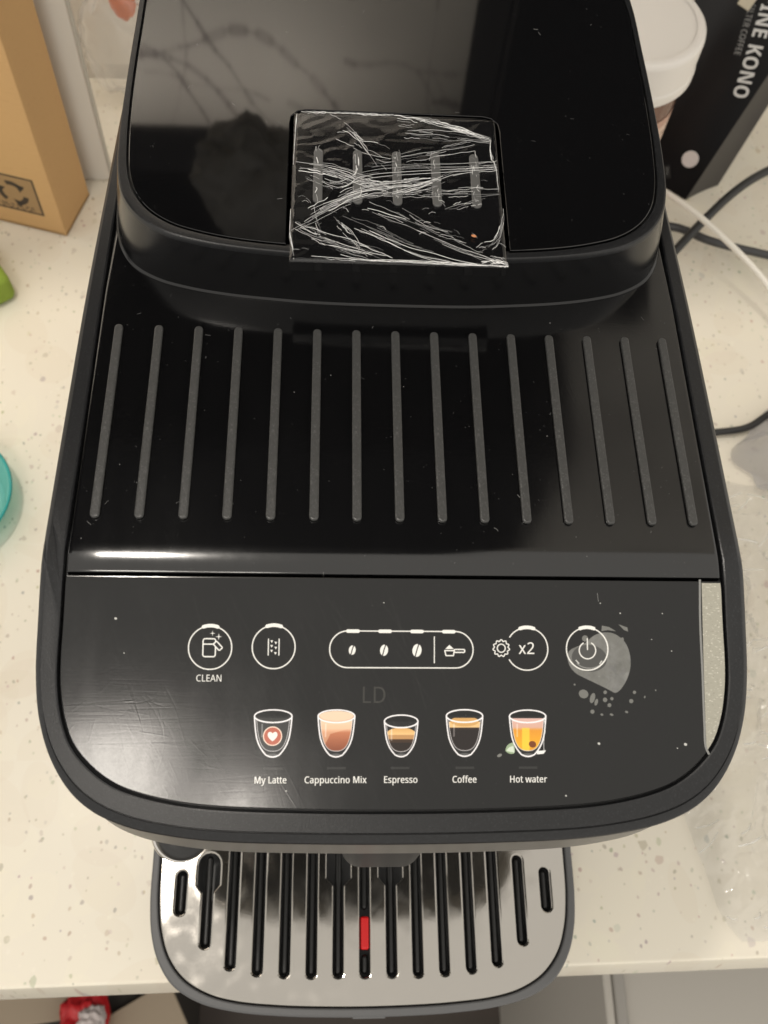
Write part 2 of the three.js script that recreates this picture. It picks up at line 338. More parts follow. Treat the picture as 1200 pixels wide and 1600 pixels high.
// control panel with its printing
const PX = 8.8;
const panelTex = canvasTex(2042, 722, (g, w, h) => {
  g.fillStyle = 'rgb(9,9,9)'; g.fillRect(0, 0, w, h);
  g.save(); g.scale(PX, PX); g.translate(116, 0);
  const white = 'rgb(234,233,228)';
  // rubbed, cloudy patches left by wiping
  for (let i = 0; i < 260; i++) { g.strokeStyle = `rgba(170,168,160,${rr(0.02, 0.07)})`; g.lineWidth = rr(0.1, 0.5); const x = rr(-100, 20), y = rr(5, 75), a = rr(0.9, 1.35), l = rr(4, 22); g.beginPath(); g.moveTo(x, y); g.lineTo(x + Math.cos(a) * l, y + Math.sin(a) * l); g.stroke(); }
  // grey bubble of trapped air under the film
  g.fillStyle = 'rgb(112,112,108)';
  g.beginPath(); g.moveTo(58.2, 27); g.bezierCurveTo(58, 23.5, 63, 24, 65.5, 21.5); g.bezierCurveTo(68, 18.4, 73.5, 17.6, 76.6, 20.2); g.bezierCurveTo(80.6, 22.6, 81.4, 30, 79.2, 34.2); g.bezierCurveTo(77.8, 37.4, 75.8, 39.6, 74.4, 39.4); g.bezierCurveTo(70, 37, 66.5, 35.6, 62, 33.4); g.bezierCurveTo(59.4, 32, 58, 29.5, 58.2, 27); g.fill();
  g.save(); g.clip(); for (let i = 0; i < 500; i++) { const k = rnd() < 0.5 ? 150 : 78; g.fillStyle = `rgba(${k},${k},${k - 3},0.07)`; g.beginPath(); g.ellipse(rr(56, 82), rr(16, 41), rr(0.3, 2.6), rr(0.2, 1.4), rr(0, 3), 0, 6.3); g.fill(); } g.restore();
  g.fillStyle = 'rgb(72,72,70)'; g.beginPath(); g.ellipse(65.8, 27.6, 6.2, 4.6, 0.1, 0, 6.3); g.fill();
  g.strokeStyle = 'rgba(190,190,186,0.55)'; g.lineWidth = 0.35; g.beginPath(); g.ellipse(65.8, 27.4, 5.2, 3.6, 0, 0.3, 2.6); g.stroke();
  g.strokeStyle = 'rgba(235,235,230,0.8)'; g.lineWidth = 0.4; g.beginPath(); g.moveTo(70.2, 28.4); g.lineTo(69.4, 29.6); g.moveTo(61, 28.2); g.lineTo(62.2, 29.5); g.stroke();
  g.fillStyle = 'rgb(112,112,108)';
  const blobs = [[63.6, 39.8, 1.7, 1.5], [66.7, 41.2, 0.9, 1.8], [68, 42.6, 0.6, 1.2], [71.2, 39.2, 0.65, 0.65], [71.1, 41.8, 0.8, 0.8], [72.6, 43.6, 0.7, 0.7], [73.5, 41.4, 0.6, 0.6], [66.6, 45.8, 0.75, 0.75], [69.9, 46.8, 0.55, 0.4], [73.3, 46.8, 0.7, 0.4], [78.6, 45.9, 0.6, 0.4], [80.3, 42.2, 0.75, 0.75], [81.5, 39.2, 0.6, 0.6], [85.1, 40.8, 0.3, 0.45], [89, 38.5, 0.3, 0.3], [60.5, 36.6, 0.35, 0.35], [77.4, 21.5, 0.7, 1.2], [64.4, 20.8, 1.1, 1.1]];
  for (const [x, y, a, b] of blobs) { g.beginPath(); g.ellipse(x, y, a, b, 0.3, 0, 6.3); g.fill(); }
  g.beginPath(); g.moveTo(70.4, 16.3); g.lineTo(73, 16.8); g.lineTo(75.5, 18.3); g.lineTo(72.5, 17.9); g.lineTo(70.2, 18.3); g.fill();
  g.beginPath(); g.moveTo(76.2, 15.8); g.lineTo(79.5, 16.9); g.lineTo(79.7, 18.4); g.lineTo(78.2, 17.8); g.fill();
  // dust
  for (let i = 0; i < 240; i++) { g.fillStyle = `rgba(220,220,214,${rr(0.08, 0.5)})`; g.beginPath(); g.arc(rr(-113, 113), rr(2, 79), rr(0.04, 0.13), 0, 6.3); g.fill(); }
  for (const [x, y, r] of [[-96.3, 15, 0.5], [-5.7, 9, 0.25], [68.7, 56.6, 0.5], [99.1, 56.9, 0.6], [96.2, 58.2, 0.25], [92, 12, 0.25], [88, 21, 0.2], [77, 12, 0.3], [70, 8.6, 0.25], [95, 25, 0.25], [-38, 72, 0.3], [57, 74, 0.35], [-93.1, 26.5, 0.25]]) { g.fillStyle = 'rgba(225,225,220,0.85)'; g.beginPath(); g.ellipse(x, y, r, r * 0.8, 0.4, 0, 6.3); g.fill(); }
  g.strokeStyle = 'rgba(200,200,195,0.8)'; g.lineWidth = 0.15; g.beginPath(); g.moveTo(69, 5); g.lineTo(69.3, 8); g.stroke();
  // ghost of a removed sticker
  g.font = '7.6px sans-serif'; g.fillStyle = 'rgba(80,78,73,0.6)'; g.fillText('LD', -13.4, 43.0); g.fillStyle = 'rgba(9,9,9,0.8)'; g.fillText('E', 1.6, 43.0); g.fillText('4', 9.2, 43.0);
  g.strokeStyle = g.fillStyle = white; g.lineCap = 'round'; g.lineJoin = 'round';
  const ring = (x, y, r, a0 = 0, a1 = 6.2832) => { g.lineWidth = 0.46; g.beginPath(); g.arc(x, y, r, a0, a1); g.stroke(); };
  const tab = (x, y, r) => { g.lineWidth = 1.25; g.beginPath(); g.arc(x, y, r + 0.15, -Math.PI / 2 - 0.33, -Math.PI / 2 + 0.33); g.stroke(); };
  // clean button
  ring(-64.5, 24.6, 7.25); tab(-64.5, 24.6, 7.25);
  g.lineWidth = 0.46; g.beginPath(); g.roundRect(-66.9, 21.6, 4.2, 6, 0.7); g.stroke(); g.beginPath(); g.moveTo(-66.9, 23.4); g.lineTo(-63.6, 23.4); g.stroke();
  g.save(); g.translate(-61.9, 24.0); g.rotate(-0.75); g.fillStyle = 'rgb(23,22,22)'; g.beginPath(); g.roundRect(-0.75, -1.5, 1.5, 3, 0.3); g.fill(); g.stroke(); g.restore();
  const spark = (x, y, r) => { g.fillStyle = white; g.beginPath(); for (let i = 0; i < 8; i++) { const q = i % 2 ? r * 0.2 : r, a = i * Math.PI / 4; g.lineTo(x + Math.cos(a) * q, y + Math.sin(a) * q); } g.fill(); };
  spark(-63.8, 19.8, 1.1); spark(-61.7, 20.9, 1.35);
  g.font = '3.0px sans-serif'; g.textAlign = 'center'; g.fillText('CLEAN', -64.6, 35.7);
  // bean chute button
  ring(-43.1, 24.3, 7.25); tab(-43.1, 24.3, 7.25);
  g.lineWidth = 0.42; g.beginPath(); g.moveTo(-44.9, 21.6); g.lineTo(-44.9, 27); g.moveTo(-41.3, 21.6); g.lineTo(-41.3, 27); g.stroke();
  for (const [x, y] of [[-43.8, 22.4], [-42.4, 22.9], [-43.8, 24], [-42.4, 24.6], [-43.8, 25.6], [-42.5, 26.4]]) { g.beginPath(); g.moveTo(x - 0.5, y - 0.45); g.lineTo(x + 0.5, y - 0.35); g.lineTo(x, y + 0.55); g.fill(); }
  // strength pill
  g.lineWidth = 0.46; g.beginPath(); g.roundRect(-24.1, 18.7, 49.3, 12.4, 6.2); g.stroke();
  g.lineWidth = 1.25; for (const x of [-16.2, -5.2, 5.8, 16.8]) { g.beginPath(); g.moveTo(x - 1.75, 18.75); g.lineTo(x + 1.75, 18.75); g.stroke(); }
  for (const [x, r] of [[-16.4, 1.45], [-5.5, 1.7], [5.8, 1.95]]) {
    g.fillStyle = white; g.beginPath(); g.ellipse(x, 25.2, r * 0.82, r * 1.12, 0.12, 0, 6.3); g.fill();
    g.strokeStyle = 'rgb(23,22,22)'; g.lineWidth = 0.34; g.beginPath(); g.moveTo(x - r * 0.35, 25.2 + r * 1.2); g.quadraticCurveTo(x - 0.1, 25.2, x + r * 0.35, 25.2 - r * 1.2); g.stroke(); g.strokeStyle = white;
  }
  g.lineWidth = 0.38; g.beginPath(); g.moveTo(11.8, 20.5); g.lineTo(11.8, 29.4); g.stroke();
  g.lineWidth = 0.46; g.beginPath(); g.moveTo(15.4, 25.2); g.lineTo(18.7, 25.2); g.lineTo(18.4, 26.9); g.lineTo(15.8, 26.9); g.closePath(); g.stroke();
  g.beginPath(); g.moveTo(15.5, 24.7); g.lineTo(17, 23.2); g.lineTo(18.6, 24.7); g.fill();
  g.beginPath(); g.roundRect(18.6, 24.8, 3.7, 1.0, 0.4); g.stroke();
  // x2 button with cog
  ring(44, 24.5, 7.25, -2.55, 2.6); tab(44, 24.5, 7.25);
  g.font = '5.6px sans-serif'; g.fillText('x2', 43.9, 26.5);
  g.lineWidth = 0.42; g.beginPath(); for (let i = 0; i <= 72; i++) { const a = i / 72 * 6.2832, q = 2.65 + 0.28 * Math.sin(a * 11); g.lineTo(35 + Math.cos(a) * q, 24.3 + Math.sin(a) * q); } g.closePath(); g.stroke();
  g.beginPath(); g.arc(35, 24.3, 1.4, 0, 6.3); g.stroke();
  // power
  ring(65.1, 24.4, 7.3); tab(65.1, 24.4, 7.3);
  g.lineWidth = 0.42; g.beginPath(); g.arc(65.2, 24.9, 2.9, -1.05, 4.2); g.stroke(); g.beginPath(); g.moveTo(65.2, 20.9); g.lineTo(65.2, 24.6); g.stroke();
  // glasses
  const glass = (x, y0, y1, rw, fill) => {
    const hh = y1 - y0, b = rw * 0.36, eh = 2.1;
    const wall = (k) => { g.beginPath(); g.moveTo(x - rw * k, y0 + eh * 1.02); g.bezierCurveTo(x - rw * 0.93 * k, y0 + hh * 0.55, x - rw * 0.86 * k, y0 + hh * 0.74, x - b, y1 - 0.9); g.quadraticCurveTo(x, y1 + 0.45, x + b, y1 - 0.9); g.bezierCurveTo(x + rw * 0.86 * k, y0 + hh * 0.74, x + rw * 0.93 * k, y0 + hh * 0.55, x + rw * k, y0 + eh * 1.02); };
    const inner = () => { g.beginPath(); g.moveTo(x - rw * 0.88, y0 + eh * 1.3); g.bezierCurveTo(x - rw * 0.8, y0 + hh * 0.75, x - rw * 0.5, y0 + hh * 0.865, x, y0 + hh * 0.865); g.bezierCurveTo(x + rw * 0.5, y0 + hh * 0.865, x + rw * 0.8, y0 + hh * 0.75, x + rw * 0.88, y0 + eh * 1.3); };
    g.fillStyle = 'rgba(120,120,120,0.18)'; wall(1); g.fill();
    g.save(); inner(); g.closePath(); g.clip(); fill(x, y0, y1, rw, hh, eh); g.restore();
    g.strokeStyle = 'rgba(232,230,232,0.75)'; g.lineWidth = 0.26; inner(); g.stroke();
    g.fillStyle = 'rgba(200,200,200,0.35)'; g.beginPath(); g.ellipse(x, y1 - 0.75, b * 0.85, 0.6, 0, 0, 6.3); g.fill();
    g.strokeStyle = 'rgb(240,238,240)'; g.lineWidth = 0.5; wall(1); g.stroke();
    g.beginPath(); g.ellipse(x, y0 + eh, rw, eh, 0, 0, 6.3); g.stroke();
    g.fillStyle = 'rgba(255,255,255,0.35)'; g.fillRect(x - rw * 0.62, y0 + eh * 2.2, 0.5, hh * 0.28);
  };
  const lg = (y0, y1, ...st) => { const q = g.createLinearGradient(0, y0, 0, y1); st.forEach(([a, c]) => q.addColorStop(a, c)); return q; };
  glass(-42.8, 45.3, 61.1, 6.3, () => { g.fillStyle = 'rgba(120,120,118,0.25)'; g.fillRect(-50, 45, 15, 17); });
  g.fillStyle = 'rgb(181,98,78)'; g.strokeStyle = 'rgb(246,222,204)'; g.lineWidth = 0.36; g.beginPath(); g.arc(-42.9, 54, 3.05, 0, 6.3); g.fill(); g.stroke();
  g.fillStyle = white; g.beginPath(); g.moveTo(-42.9, 55.7); g.bezierCurveTo(-46, 53.6, -44, 51.6, -42.9, 53.1); g.bezierCurveTo(-41.8, 51.6, -39.8, 53.6, -42.9, 55.7); g.fill();
  glass(-21.5, 45.3, 61.1, 6.2, (x, y0, y1) => { g.fillStyle = lg(y0 + 3, y1 - 2, [0, 'rgb(240,208,180)'], [0.3, 'rgb(232,190,158)'], [0.42, 'rgb(190,120,86)'], [1, 'rgb(132,72,48)']); g.fillRect(x - 8, y0, 16, 17); g.fillStyle = 'rgba(235,195,160,0.5)'; g.beginPath(); g.moveTo(x - 5.5, y0 + 5); g.lineTo(x + 5, y0 + 5); g.lineTo(x + 5, y0 + 6); g.lineTo(x - 2, y0 + 8); g.lineTo(x - 4.5, y0 + 13); g.fill(); });
  g.fillStyle = 'rgb(233,205,178)'; g.beginPath(); g.ellipse(-21.5, 47.4, 5.9, 1.8, 0, 0, 6.3); g.fill();
  g.strokeStyle = 'rgba(205,160,130,0.8)'; g.lineWidth = 0.2; g.beginPath(); g.ellipse(-21.5, 47.4, 5.7, 1.7, 0, 0, 3.14); g.stroke();
  glass(0.5, 47.0, 61.1, 5.7, (x, y0, y1) => { g.fillStyle = 'rgb(35,24,18)'; g.fillRect(x - 8, y0 + 7.2, 16, 12); g.fillStyle = lg(y0 + 4.5, y0 + 9, [0, 'rgb(214,168,104)'], [0.5, 'rgb(236,196,136)'], [1, 'rgb(120,80,46)']); g.beginPath(); g.ellipse(x, y0 + 6.1, 4.9, 1.9, 0, 0, 6.3); g.fill(); g.fillStyle = 'rgb(188,142,92)'; g.fillRect(x - 5, y0 + 6.6, 10, 1.6); g.fillStyle = 'rgba(70,48,32,0.7)'; g.fillRect(x - 5, y0 + 8, 10, 1.2); });
  glass(22.2, 45.2, 61.0, 6.25, (x, y0, y1) => { g.fillStyle = 'rgb(30,22,20)'; g.fillRect(x - 8, y0 + 4, 16, 14); g.fillStyle = 'rgb(228,190,132)'; g.fillRect(x - 8, y0 + 4, 16, 2); g.fillStyle = 'rgb(206,160,98)'; g.beginPath(); g.ellipse(x, y0 + 3.9, 4.9, 1.7, 0, 0, 6.3); g.fill(); g.fillStyle = 'rgba(60,40,30,0.6)'; g.fillRect(x - 8, y0 + 6, 16, 0.6); });
  // tea glass: leaves, then glass, then the bag's string and tag
  g.fillStyle = 'rgb(150,170,138)'; g.beginPath(); g.moveTo(36.2, 59); g.quadraticCurveTo(36.4, 56.6, 38.8, 56.2); g.quadraticCurveTo(40, 58.5, 39.2, 59.9); g.quadraticCurveTo(37.5, 60.4, 36.2, 59); g.fill();
  g.fillStyle = 'rgb(206,218,200)'; g.beginPath(); g.moveTo(36.5, 59); g.quadraticCurveTo(37.5, 57.4, 39, 57.4); g.lineTo(39.4, 59.6); g.fill();
  glass(44, 45.3, 61.1, 6.3, (x, y0, y1) => { g.fillStyle = lg(y0 + 3, y1, [0, 'rgb(214,176,168)'], [0.22, 'rgb(214,170,150)'], [0.3, 'rgb(222,150,48)'], [0.7, 'rgb(236,172,40)'], [1, 'rgb(190,112,36)']); g.fillRect(x - 8, y0 + 2.6, 16, 15); g.fillStyle = 'rgba(255,214,70,0.7)'; g.fillRect(x - 2, y0 + 6, 2.6, 8); g.fillStyle = 'rgba(96,40,18,0.85)'; g.beginPath(); g.ellipse(x + 1.6, y0 + 11.5, 1.3, 1.1, 0.3, 0, 6.3); g.fill(); });
  g.strokeStyle = 'rgb(220,220,220)'; g.lineWidth = 0.22; g.beginPath(); g.moveTo(49.6, 48); g.quadraticCurveTo(50.4, 52, 49.8, 53.5); g.quadraticCurveTo(49.3, 56, 49.6, 59); g.stroke();
  g.fillStyle = 'rgb(236,236,234)'; g.beginPath(); g.moveTo(47.2, 59); g.lineTo(50.3, 58.8); g.lineTo(49.4, 60); g.lineTo(47, 60.2); g.fill();
  g.fillStyle = 'rgb(120,120,116)'; g.beginPath(); g.ellipse(34.2, 60.5, 0.9, 0.55, -0.4, 0, 6.3); g.fill();
  // unlit indicator bars and names
  g.fillStyle = 'rgba(86,86,82,0.45)'; for (const x of [-42.4, -21.3, 0.2, 22.3, 44]) g.fillRect(x - 3.2, 64.2, 6.4, 0.8);
  g.fillStyle = white; g.font = '3.05px sans-serif'; g.textAlign = 'center';
  for (const [x, t, wd] of [[-43.4, 'My Latte', 11], [-21.6, 'Cappuccino Mix', 21], [0.35, 'Espresso', 11.7], [22.1, 'Coffee', 8.5], [44, 'Hot water', 13]]) { const m = g.measureText(t).width; g.save(); g.translate(x, 69.4); g.scale(wd / m, 1); g.fillText(t, 0, 0); g.fillText(t, 0.06, 0); g.restore(); }
  g.restore();
});
{
  const mat = phys({ map: panelTex, roughness: 0.95, roughnessMap: smearTex, ior: 1.5, bumpMap: scratchM, bumpScale: 0.00006, ...matte });
  const cs = Math.cos(20 * Math.PI / 180);
  // outline in panel millimetres: x, and s = distance down the slope from the seam at z = 8
  const pts = grow(INN, -0.9).filter(([, z]) => z > 8.6);
  pts.sort((a, b) => Math.atan2(a[0], a[1] - 20) - Math.atan2(b[0], b[1] - 20));
  const poly = pts.map(([x, z]) => [x, (z - 8) / cs]);
  poly.unshift([-113.3, 0.55]); poly.push([113.3, 0.55]);
  const g = new THREE.ExtrudeGeometry(shapeOf(poly.map(([x, s]) => [x, -s])), { depth: 1.6, bevelEnabled: true, bevelThickness: 0.35, bevelSize: 0.4, bevelOffset: -0.4, bevelSegments: 3, curveSegments: 6 });
  g.translate(0, 0, -1.95);
  const p = g.attributes.position, uv = g.attributes.uv;
  for (let i = 0; i < p.count; i++) uv.setXY(i, (p.getX(i) + 116) / 232, 1 + p.getY(i) * PX / 722);
  g.scale(M, M, M).rotateX(-Math.PI / 2 + 20 * Math.PI / 180).translate(0, (H - 2.0) * M, 8 * M);
  // roughness and scratches repeat over the print's own uv
  smearTex.repeat.set(1 / 0.3, 1 / 0.3);
  const sm2 = smearTex.clone(); sm2.repeat.set(0.8, 0.3); mat.roughnessMap = sm2;
  const sc2 = scratchTex.clone(); sc2.wrapS = sc2.wrapT = THREE.RepeatWrapping; sc2.repeat.set(1, 0.7); mat.bumpMap = sc2;
  const panel = obj('control_panel', g, mat, machine);
  // bare metallic strip at the right, where the film has been cut away
  const strip = [];
  for (const q of [[106.3, 1.2], [106.2, 30], [106.3, 48], [106.4, 58.4]]) strip.push(q);
  const right = grow(INN, -1.25).filter(([x, z]) => x > 106.6 && z > 9).map(([x, z]) => [x, (z - 8) / cs]).sort((a, b) => b[1] - a[1]);
  strip.push([107.4, 59.6], ...right.filter(([, s]) => s < 59), [113.0, 1.2]);
  const sg = new THREE.ShapeGeometry(shapeOf(strip.map(([x, s]) => [x, -s])));
  const uvs = sg.attributes.uv; for (let i = 0; i < uvs.count; i++) uvs.setXY(i, uvs.getX(i) / 30, uvs.getY(i) / 30);
  sg.scale(M, M, M).rotateX(-Math.PI / 2 + 20 * Math.PI / 180).translate(0, (H - 2.0 + 0.1) * M, 8.04 * M);
  const flake = canvasTex(256, 256, (c, w, h) => { c.fillStyle = 'rgb(164,161,148)'; c.fillRect(0, 0, w, h); for (let i = 0; i < 1400; i++) { const l = rr(1, 7); c.fillStyle = `rgba(${rnd() < 0.5 ? '236,233,220' : '140,138,126'},${rr(0.2, 0.7)})`; c.fillRect(rr(0, w), rr(0, h), l, rr(1, 3)); } });
  flake.wrapS = flake.wrapT = THREE.RepeatWrapping;
  tag(obj('side_strip', sg, std({ map: flake, metalness: 0.25, roughness: 0.5, bumpMap: flake, bumpScale: 0.0002, side: THREE.DoubleSide }), panel), 'scratched silver strip at the right edge of the panel');
  const eg = tube([mm(105.7, 0, 0), mm(105.4, 0, 15), mm(105.7, 0, 32), mm(105.9, 0, 50), mm(106.2, 0, 58), mm(107.3, 0, 60.3)].map((v) => v.multiply(new THREE.Vector3(1, 1, 1))), 0.00042, 40, 6).scale(1, 0.4, 1).rotateX(20 * Math.PI / 180).translate(0, (H - 2.0 + 0.05) * M, 8.04 * M);
  obj('film_edge', eg, phys({ color: lin(0.22, 0.22, 0.21), roughness: 0.35 }), panel);
}
// lid over the bean hopper
const HL = H + 25;
const LOUT = outline([[0, -109.7], [30, -109.9], [45, -110.6], [62, -112.3], [76, -114.8], [88, -118.7], [98, -125.8], [104.4, -135], [107.8, -147], [109.3, -165], [109.6, -195], [109.2, -230], [108.4, -260], [105, -280], [90, -288], [0, -289]], 200);
const LBASE = outline([[0, -106.2], [30, -106.6], [48, -107.8], [66, -109.6], [81, -112.3], [93, -116], [103, -122.4], [109, -132], [112, -145], [112.9, -165], [112.8, -195], [112, -230], [111, -258], [107, -279], [92, -287], [0, -288]], 200);
const LPL = outline([[0, -114.0], [30, -114.1], [45, -114.7], [61, -116.5], [74, -119.2], [85, -123], [94, -129.4], [100, -138], [103.3, -149], [105, -165], [106, -190], [105.9, -230], [105, -258], [101, -274], [86, -281], [0, -282]], 200);
{
  const y = (poly, h) => poly.map(([x, z]) => mm(x, h, z));
  const ringG = loft([
    y(grow(LPL, -2), HL - 2.6), y(grow(LPL, 0.75), HL - 2.4), y(grow(LPL, 0.8), HL - 0.5), y(grow(LPL, 0.95), HL - 0.1), y(grow(LPL, 1.4), HL),
    y(mix(LPL, LOUT, 0.82), HL), y(mix(LPL, LOUT, 0.93), HL - 0.25), y(LOUT, HL - 1.1), y(mix(LOUT, LBASE, 0.04), HL - 2.2),
  ], { crease: 0.35 });
  const lid = obj('lid_frame', ringG, satinBlack, machine);
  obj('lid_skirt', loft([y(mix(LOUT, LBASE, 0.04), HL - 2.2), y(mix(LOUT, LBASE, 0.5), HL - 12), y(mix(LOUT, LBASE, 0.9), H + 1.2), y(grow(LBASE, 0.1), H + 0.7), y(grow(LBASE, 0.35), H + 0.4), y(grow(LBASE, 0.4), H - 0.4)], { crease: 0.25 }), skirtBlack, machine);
  // glossy cover with a notch for the hatch
  const k = LPL.filter(([, z]) => z < -100);
  const poly = [];
  const sorted = [...k].sort((a, b) => Math.atan2(a[0], -(a[1] + 200)) - Math.atan2(b[0], -(b[1] + 200)));
  // walk round from the notch's right side to its left side
  const ccw = [...k].map(([x, z]) => ({ x, z, a: (Math.atan2(x, z + 200) + Math.PI * 2) % (Math.PI * 2) })).sort((a, b) => a.a - b.a).filter((q) => !(Math.abs(q.x) < 42.6 && q.z > -150));
  for (const q of ccw) poly.push([q.x, q.z]);
  poly.push([-42.3, -114.6], [-42.5, -177], [-42, -181], [-39.5, -184], [-36, -184.9], [36, -184.9], [39.5, -184], [42, -181], [42.5, -177], [42.3, -114.6]);
  const g = new THREE.ExtrudeGeometry(shapeOf(poly.map(([x, z]) => [x, -z])), { depth: 1.6, bevelEnabled: true, bevelThickness: 0.3, bevelSize: 0.35, bevelOffset: -0.35, bevelSegments: 3 });
  g.translate(0, 0, -1.9);
  const p = g.attributes.position, uv = g.attributes.uv;
  for (let i = 0; i < p.count; i++) uv.setXY(i, p.getX(i) * M, p.getY(i) * M);
  g.scale(M, M, M).rotateX(-Math.PI / 2).translate(0, (HL + 0.1) * M, 0);
  const lidGloss = phys({ map: dustTex, roughness: 0.045, ior: 1.72, ...matte });
  obj('lid_cover', g, lidGloss, machine);
  // hatch with five ribs
  const hp = []; const rad = 5;
  const corner = (cx, cz, a0) => { for (let i = 0; i <= 6; i++) { const a = a0 + Math.PI / 2 * i / 6; hp.push([cx + rad * Math.cos(a), cz + rad * Math.sin(a)]); } };
  corner(41 - rad, -183.6 + rad, -Math.PI / 2); hp.push([40.7, -106.4]); hp.push([-40.7, -106.4]); corner(-41 + rad, -183.6 + rad, Math.PI);
  const hg = new THREE.ExtrudeGeometry(shapeOf(hp.map(([x, z]) => [x, -z])), { depth: 4.6, bevelEnabled: true, bevelThickness: 0.9, bevelSize: 0.9, bevelOffset: -0.9, bevelSegments: 4 });
  hg.translate(0, 0, -5.5).scale(M, M, M).rotateX(-Math.PI / 2).translate(0, (HL + 0.6) * M, 0);
  const hatch = obj('hatch', hg, phys({ color: lin(0.006, 0.006, 0.0065), roughness: 0.08, ior: 1.5, ...matte }), machine);
  const rg = new THREE.ExtrudeGeometry(shapeOf(capsulePoly(0, -162.3, -134.2, 3.6, 8)), { depth: 0.3, bevelEnabled: true, bevelThickness: 0.35, bevelSize: 0.4, bevelOffset: -0.4, bevelSegments: 3 }).rotateX(Math.PI / 2).scale(M, M, M);
  for (let i = 0; i < 5; i++) { const o = obj('hatch_rib', rg, phys({ color: lin(0.09, 0.09, 0.088), roughness: 0.35, ...matte }), hatch); o.position.set((i - 2) * 15.4 * M, (HL + 1.2) * M, 0); }
}
// drip tray with its slotted steel plate
{
  const TY = 60;
  const shift = (poly) => poly.map(([x, z]) => [x - 1, z]);
  const TO = shift(outline([[0, 150.3], [25, 149.9], [45, 149], [70, 146.4], [88, 141.8], [102, 133.4], [110.5, 121.5], [115, 108], [116.9, 92], [117.2, 70], [117.2, 30], [117, -4], [114, -6], [0, -6]], 160));
  const TI = shift(outline([[0, 145.8], [25, 145.4], [45, 144.5], [68, 142.2], [83, 138.4], [96, 131.2], [105, 120.6], [110, 107.6], [112.4, 92], [113, 70], [113, 30], [112.8, -2], [110, -4], [0, -4]], 160));
  const y = (poly, h) => poly.map(([x, z]) => mm(x, h, z));
  const trayMat = std({ color: lin(0.095, 0.096, 0.098), roughness: 0.4, bumpMap: grainTex, bumpScale: 0.00003, ...matte });
  const tray = obj('drip_tray', loft([y(TI, TY - 22), y(TI, TY - 1), y(grow(TI, 0.3), TY + 0.6), y(grow(TI, 0.9), TY + 0.9), y(grow(TO, -1.2), TY + 0.7), y(grow(TO, -0.3), TY + 0.1), y(TO, TY - 1.2), y(TO, TY - 28), y(grow(TO, -2), TY - 40), y(grow(TO, -6), TY - 58)], { crease: 0.35, capFirst: true }), trayMat, machine);
  // plate
  const slots = [];
  const straight = [[-101.5, 77, 99.6], [-73.1, -0.5, 126.6], [-58.7, -0.5, 129.6], [-44.4, -0.5, 130.7], [-30.1, -0.5, 131.2], [-1.5, -0.5, 131.4], [27.1, -0.5, 131.5], [41.4, -0.5, 131], [55.8, -0.5, 129.9], [70, -0.5, 127], [84.6, 70.5, 116.8], [99.4, 77, 100]];
  for (const [x, a, b] of straight) slots.push(capsulePoly(x, a, b, 5.6));
  const keyhole = (x, z0, z1, zEnd, w, wide) => {
    const out = [], r = w / 2, R = wide / 2;
    for (let i = 0; i <= 8; i++) { const a = Math.PI * i / 8; out.push([x + r * Math.cos(a), zEnd - r + r * Math.sin(a)]); }
    out.push([x - r, z1 + 4], [x - R, z1], [x - R, z0 + R]);
    for (let i = 1; i < 8; i++) { const a = Math.PI + Math.PI * i / 8; out.push([x + R * Math.cos(a), z0 + R + R * Math.sin(a)]); }
    out.push([x + R, z0 + R], [x + R, z1], [x + r, z1 + 4]);
    return out;
  };
  slots.push(keyhole(-87, 68, 84.5, 116.2, 5.6, 12), keyhole(-15.8, 50, 81.5, 131.2, 5.6, 13), keyhole(13, 50, 81.5, 131.4, 5.6, 13));
  const plate = shapeOf(grow(TI, -0.35).map(([x, z]) => [x, -z]));
  for (const s of slots) plate.holes.push(new THREE.Path(s.map(([x, z]) => new THREE.Vector2(x, -z))));
  const g = new THREE.ExtrudeGeometry(plate, { depth: 0.5, bevelEnabled: true, bevelThickness: 0.8, bevelSize: 1.1, bevelOffset: -1.1, bevelSegments: 4 });
  g.translate(0, 0, -1.3);
  const p = g.attributes.position, uv = g.attributes.uv;
  for (let i = 0; i < p.count; i++) uv.setXY(i, p.getX(i) * M / 0.24, p.getY(i) * M / 0.24);
  g.scale(M, M, M).rotateX(-Math.PI / 2).translate(0, (TY - 0.1) * M, 0);
  const smudge = grey(512, 512, (x, yy) => { const u = x / 512, v = yy / 512; return 0.06 + 0.09 * Math.max(0, noise(u * 9, v * 9, 5)) + 0.12 * Math.max(0, noise(u * 30, v * 30, 7)) + 0.03 * rnd(); });
  const sc = scratchTex.clone(); sc.wrapS = sc.wrapT = THREE.RepeatWrapping; sc.rotation = 0.9; sc.repeat.set(1, 2);
  const steel = std({ color: lin(0.43, 0.408, 0.375), metalness: 0.96, roughness: 1, roughnessMap: smudge, bumpMap: sc, bumpScale: 0.00004, ...matte });
  obj('drip_plate', g, steel, tray);
  // black bars of the inner grid show through the slots
  const bars = [];
  for (const [x, a, b] of [...straight, [-87, 68, 116.2], [-15.8, 40, 131.2], [13, 40, 131.4]]) {
    if (Math.abs(x + 1.5) < 0.1) { bars.push(new THREE.CapsuleGeometry(1.9, 96, 3, 10).rotateX(Math.PI / 2).translate(x, TY - 4.5, 48), new THREE.CapsuleGeometry(1.9, 6, 3, 10).rotateX(Math.PI / 2).translate(x, TY - 4.5, 125)); continue; }
    const len = b - a - 6;
    bars.push(new THREE.CapsuleGeometry(1.9, len, 3, 10).rotateX(Math.PI / 2).translate(x, TY - 4.5, (a + b) / 2));
  }
  obj('inner_bars', mergeGeometries(bars).scale(M, M, M), std({ color: lin(0.014, 0.014, 0.014), roughness: 0.35 }), tray);
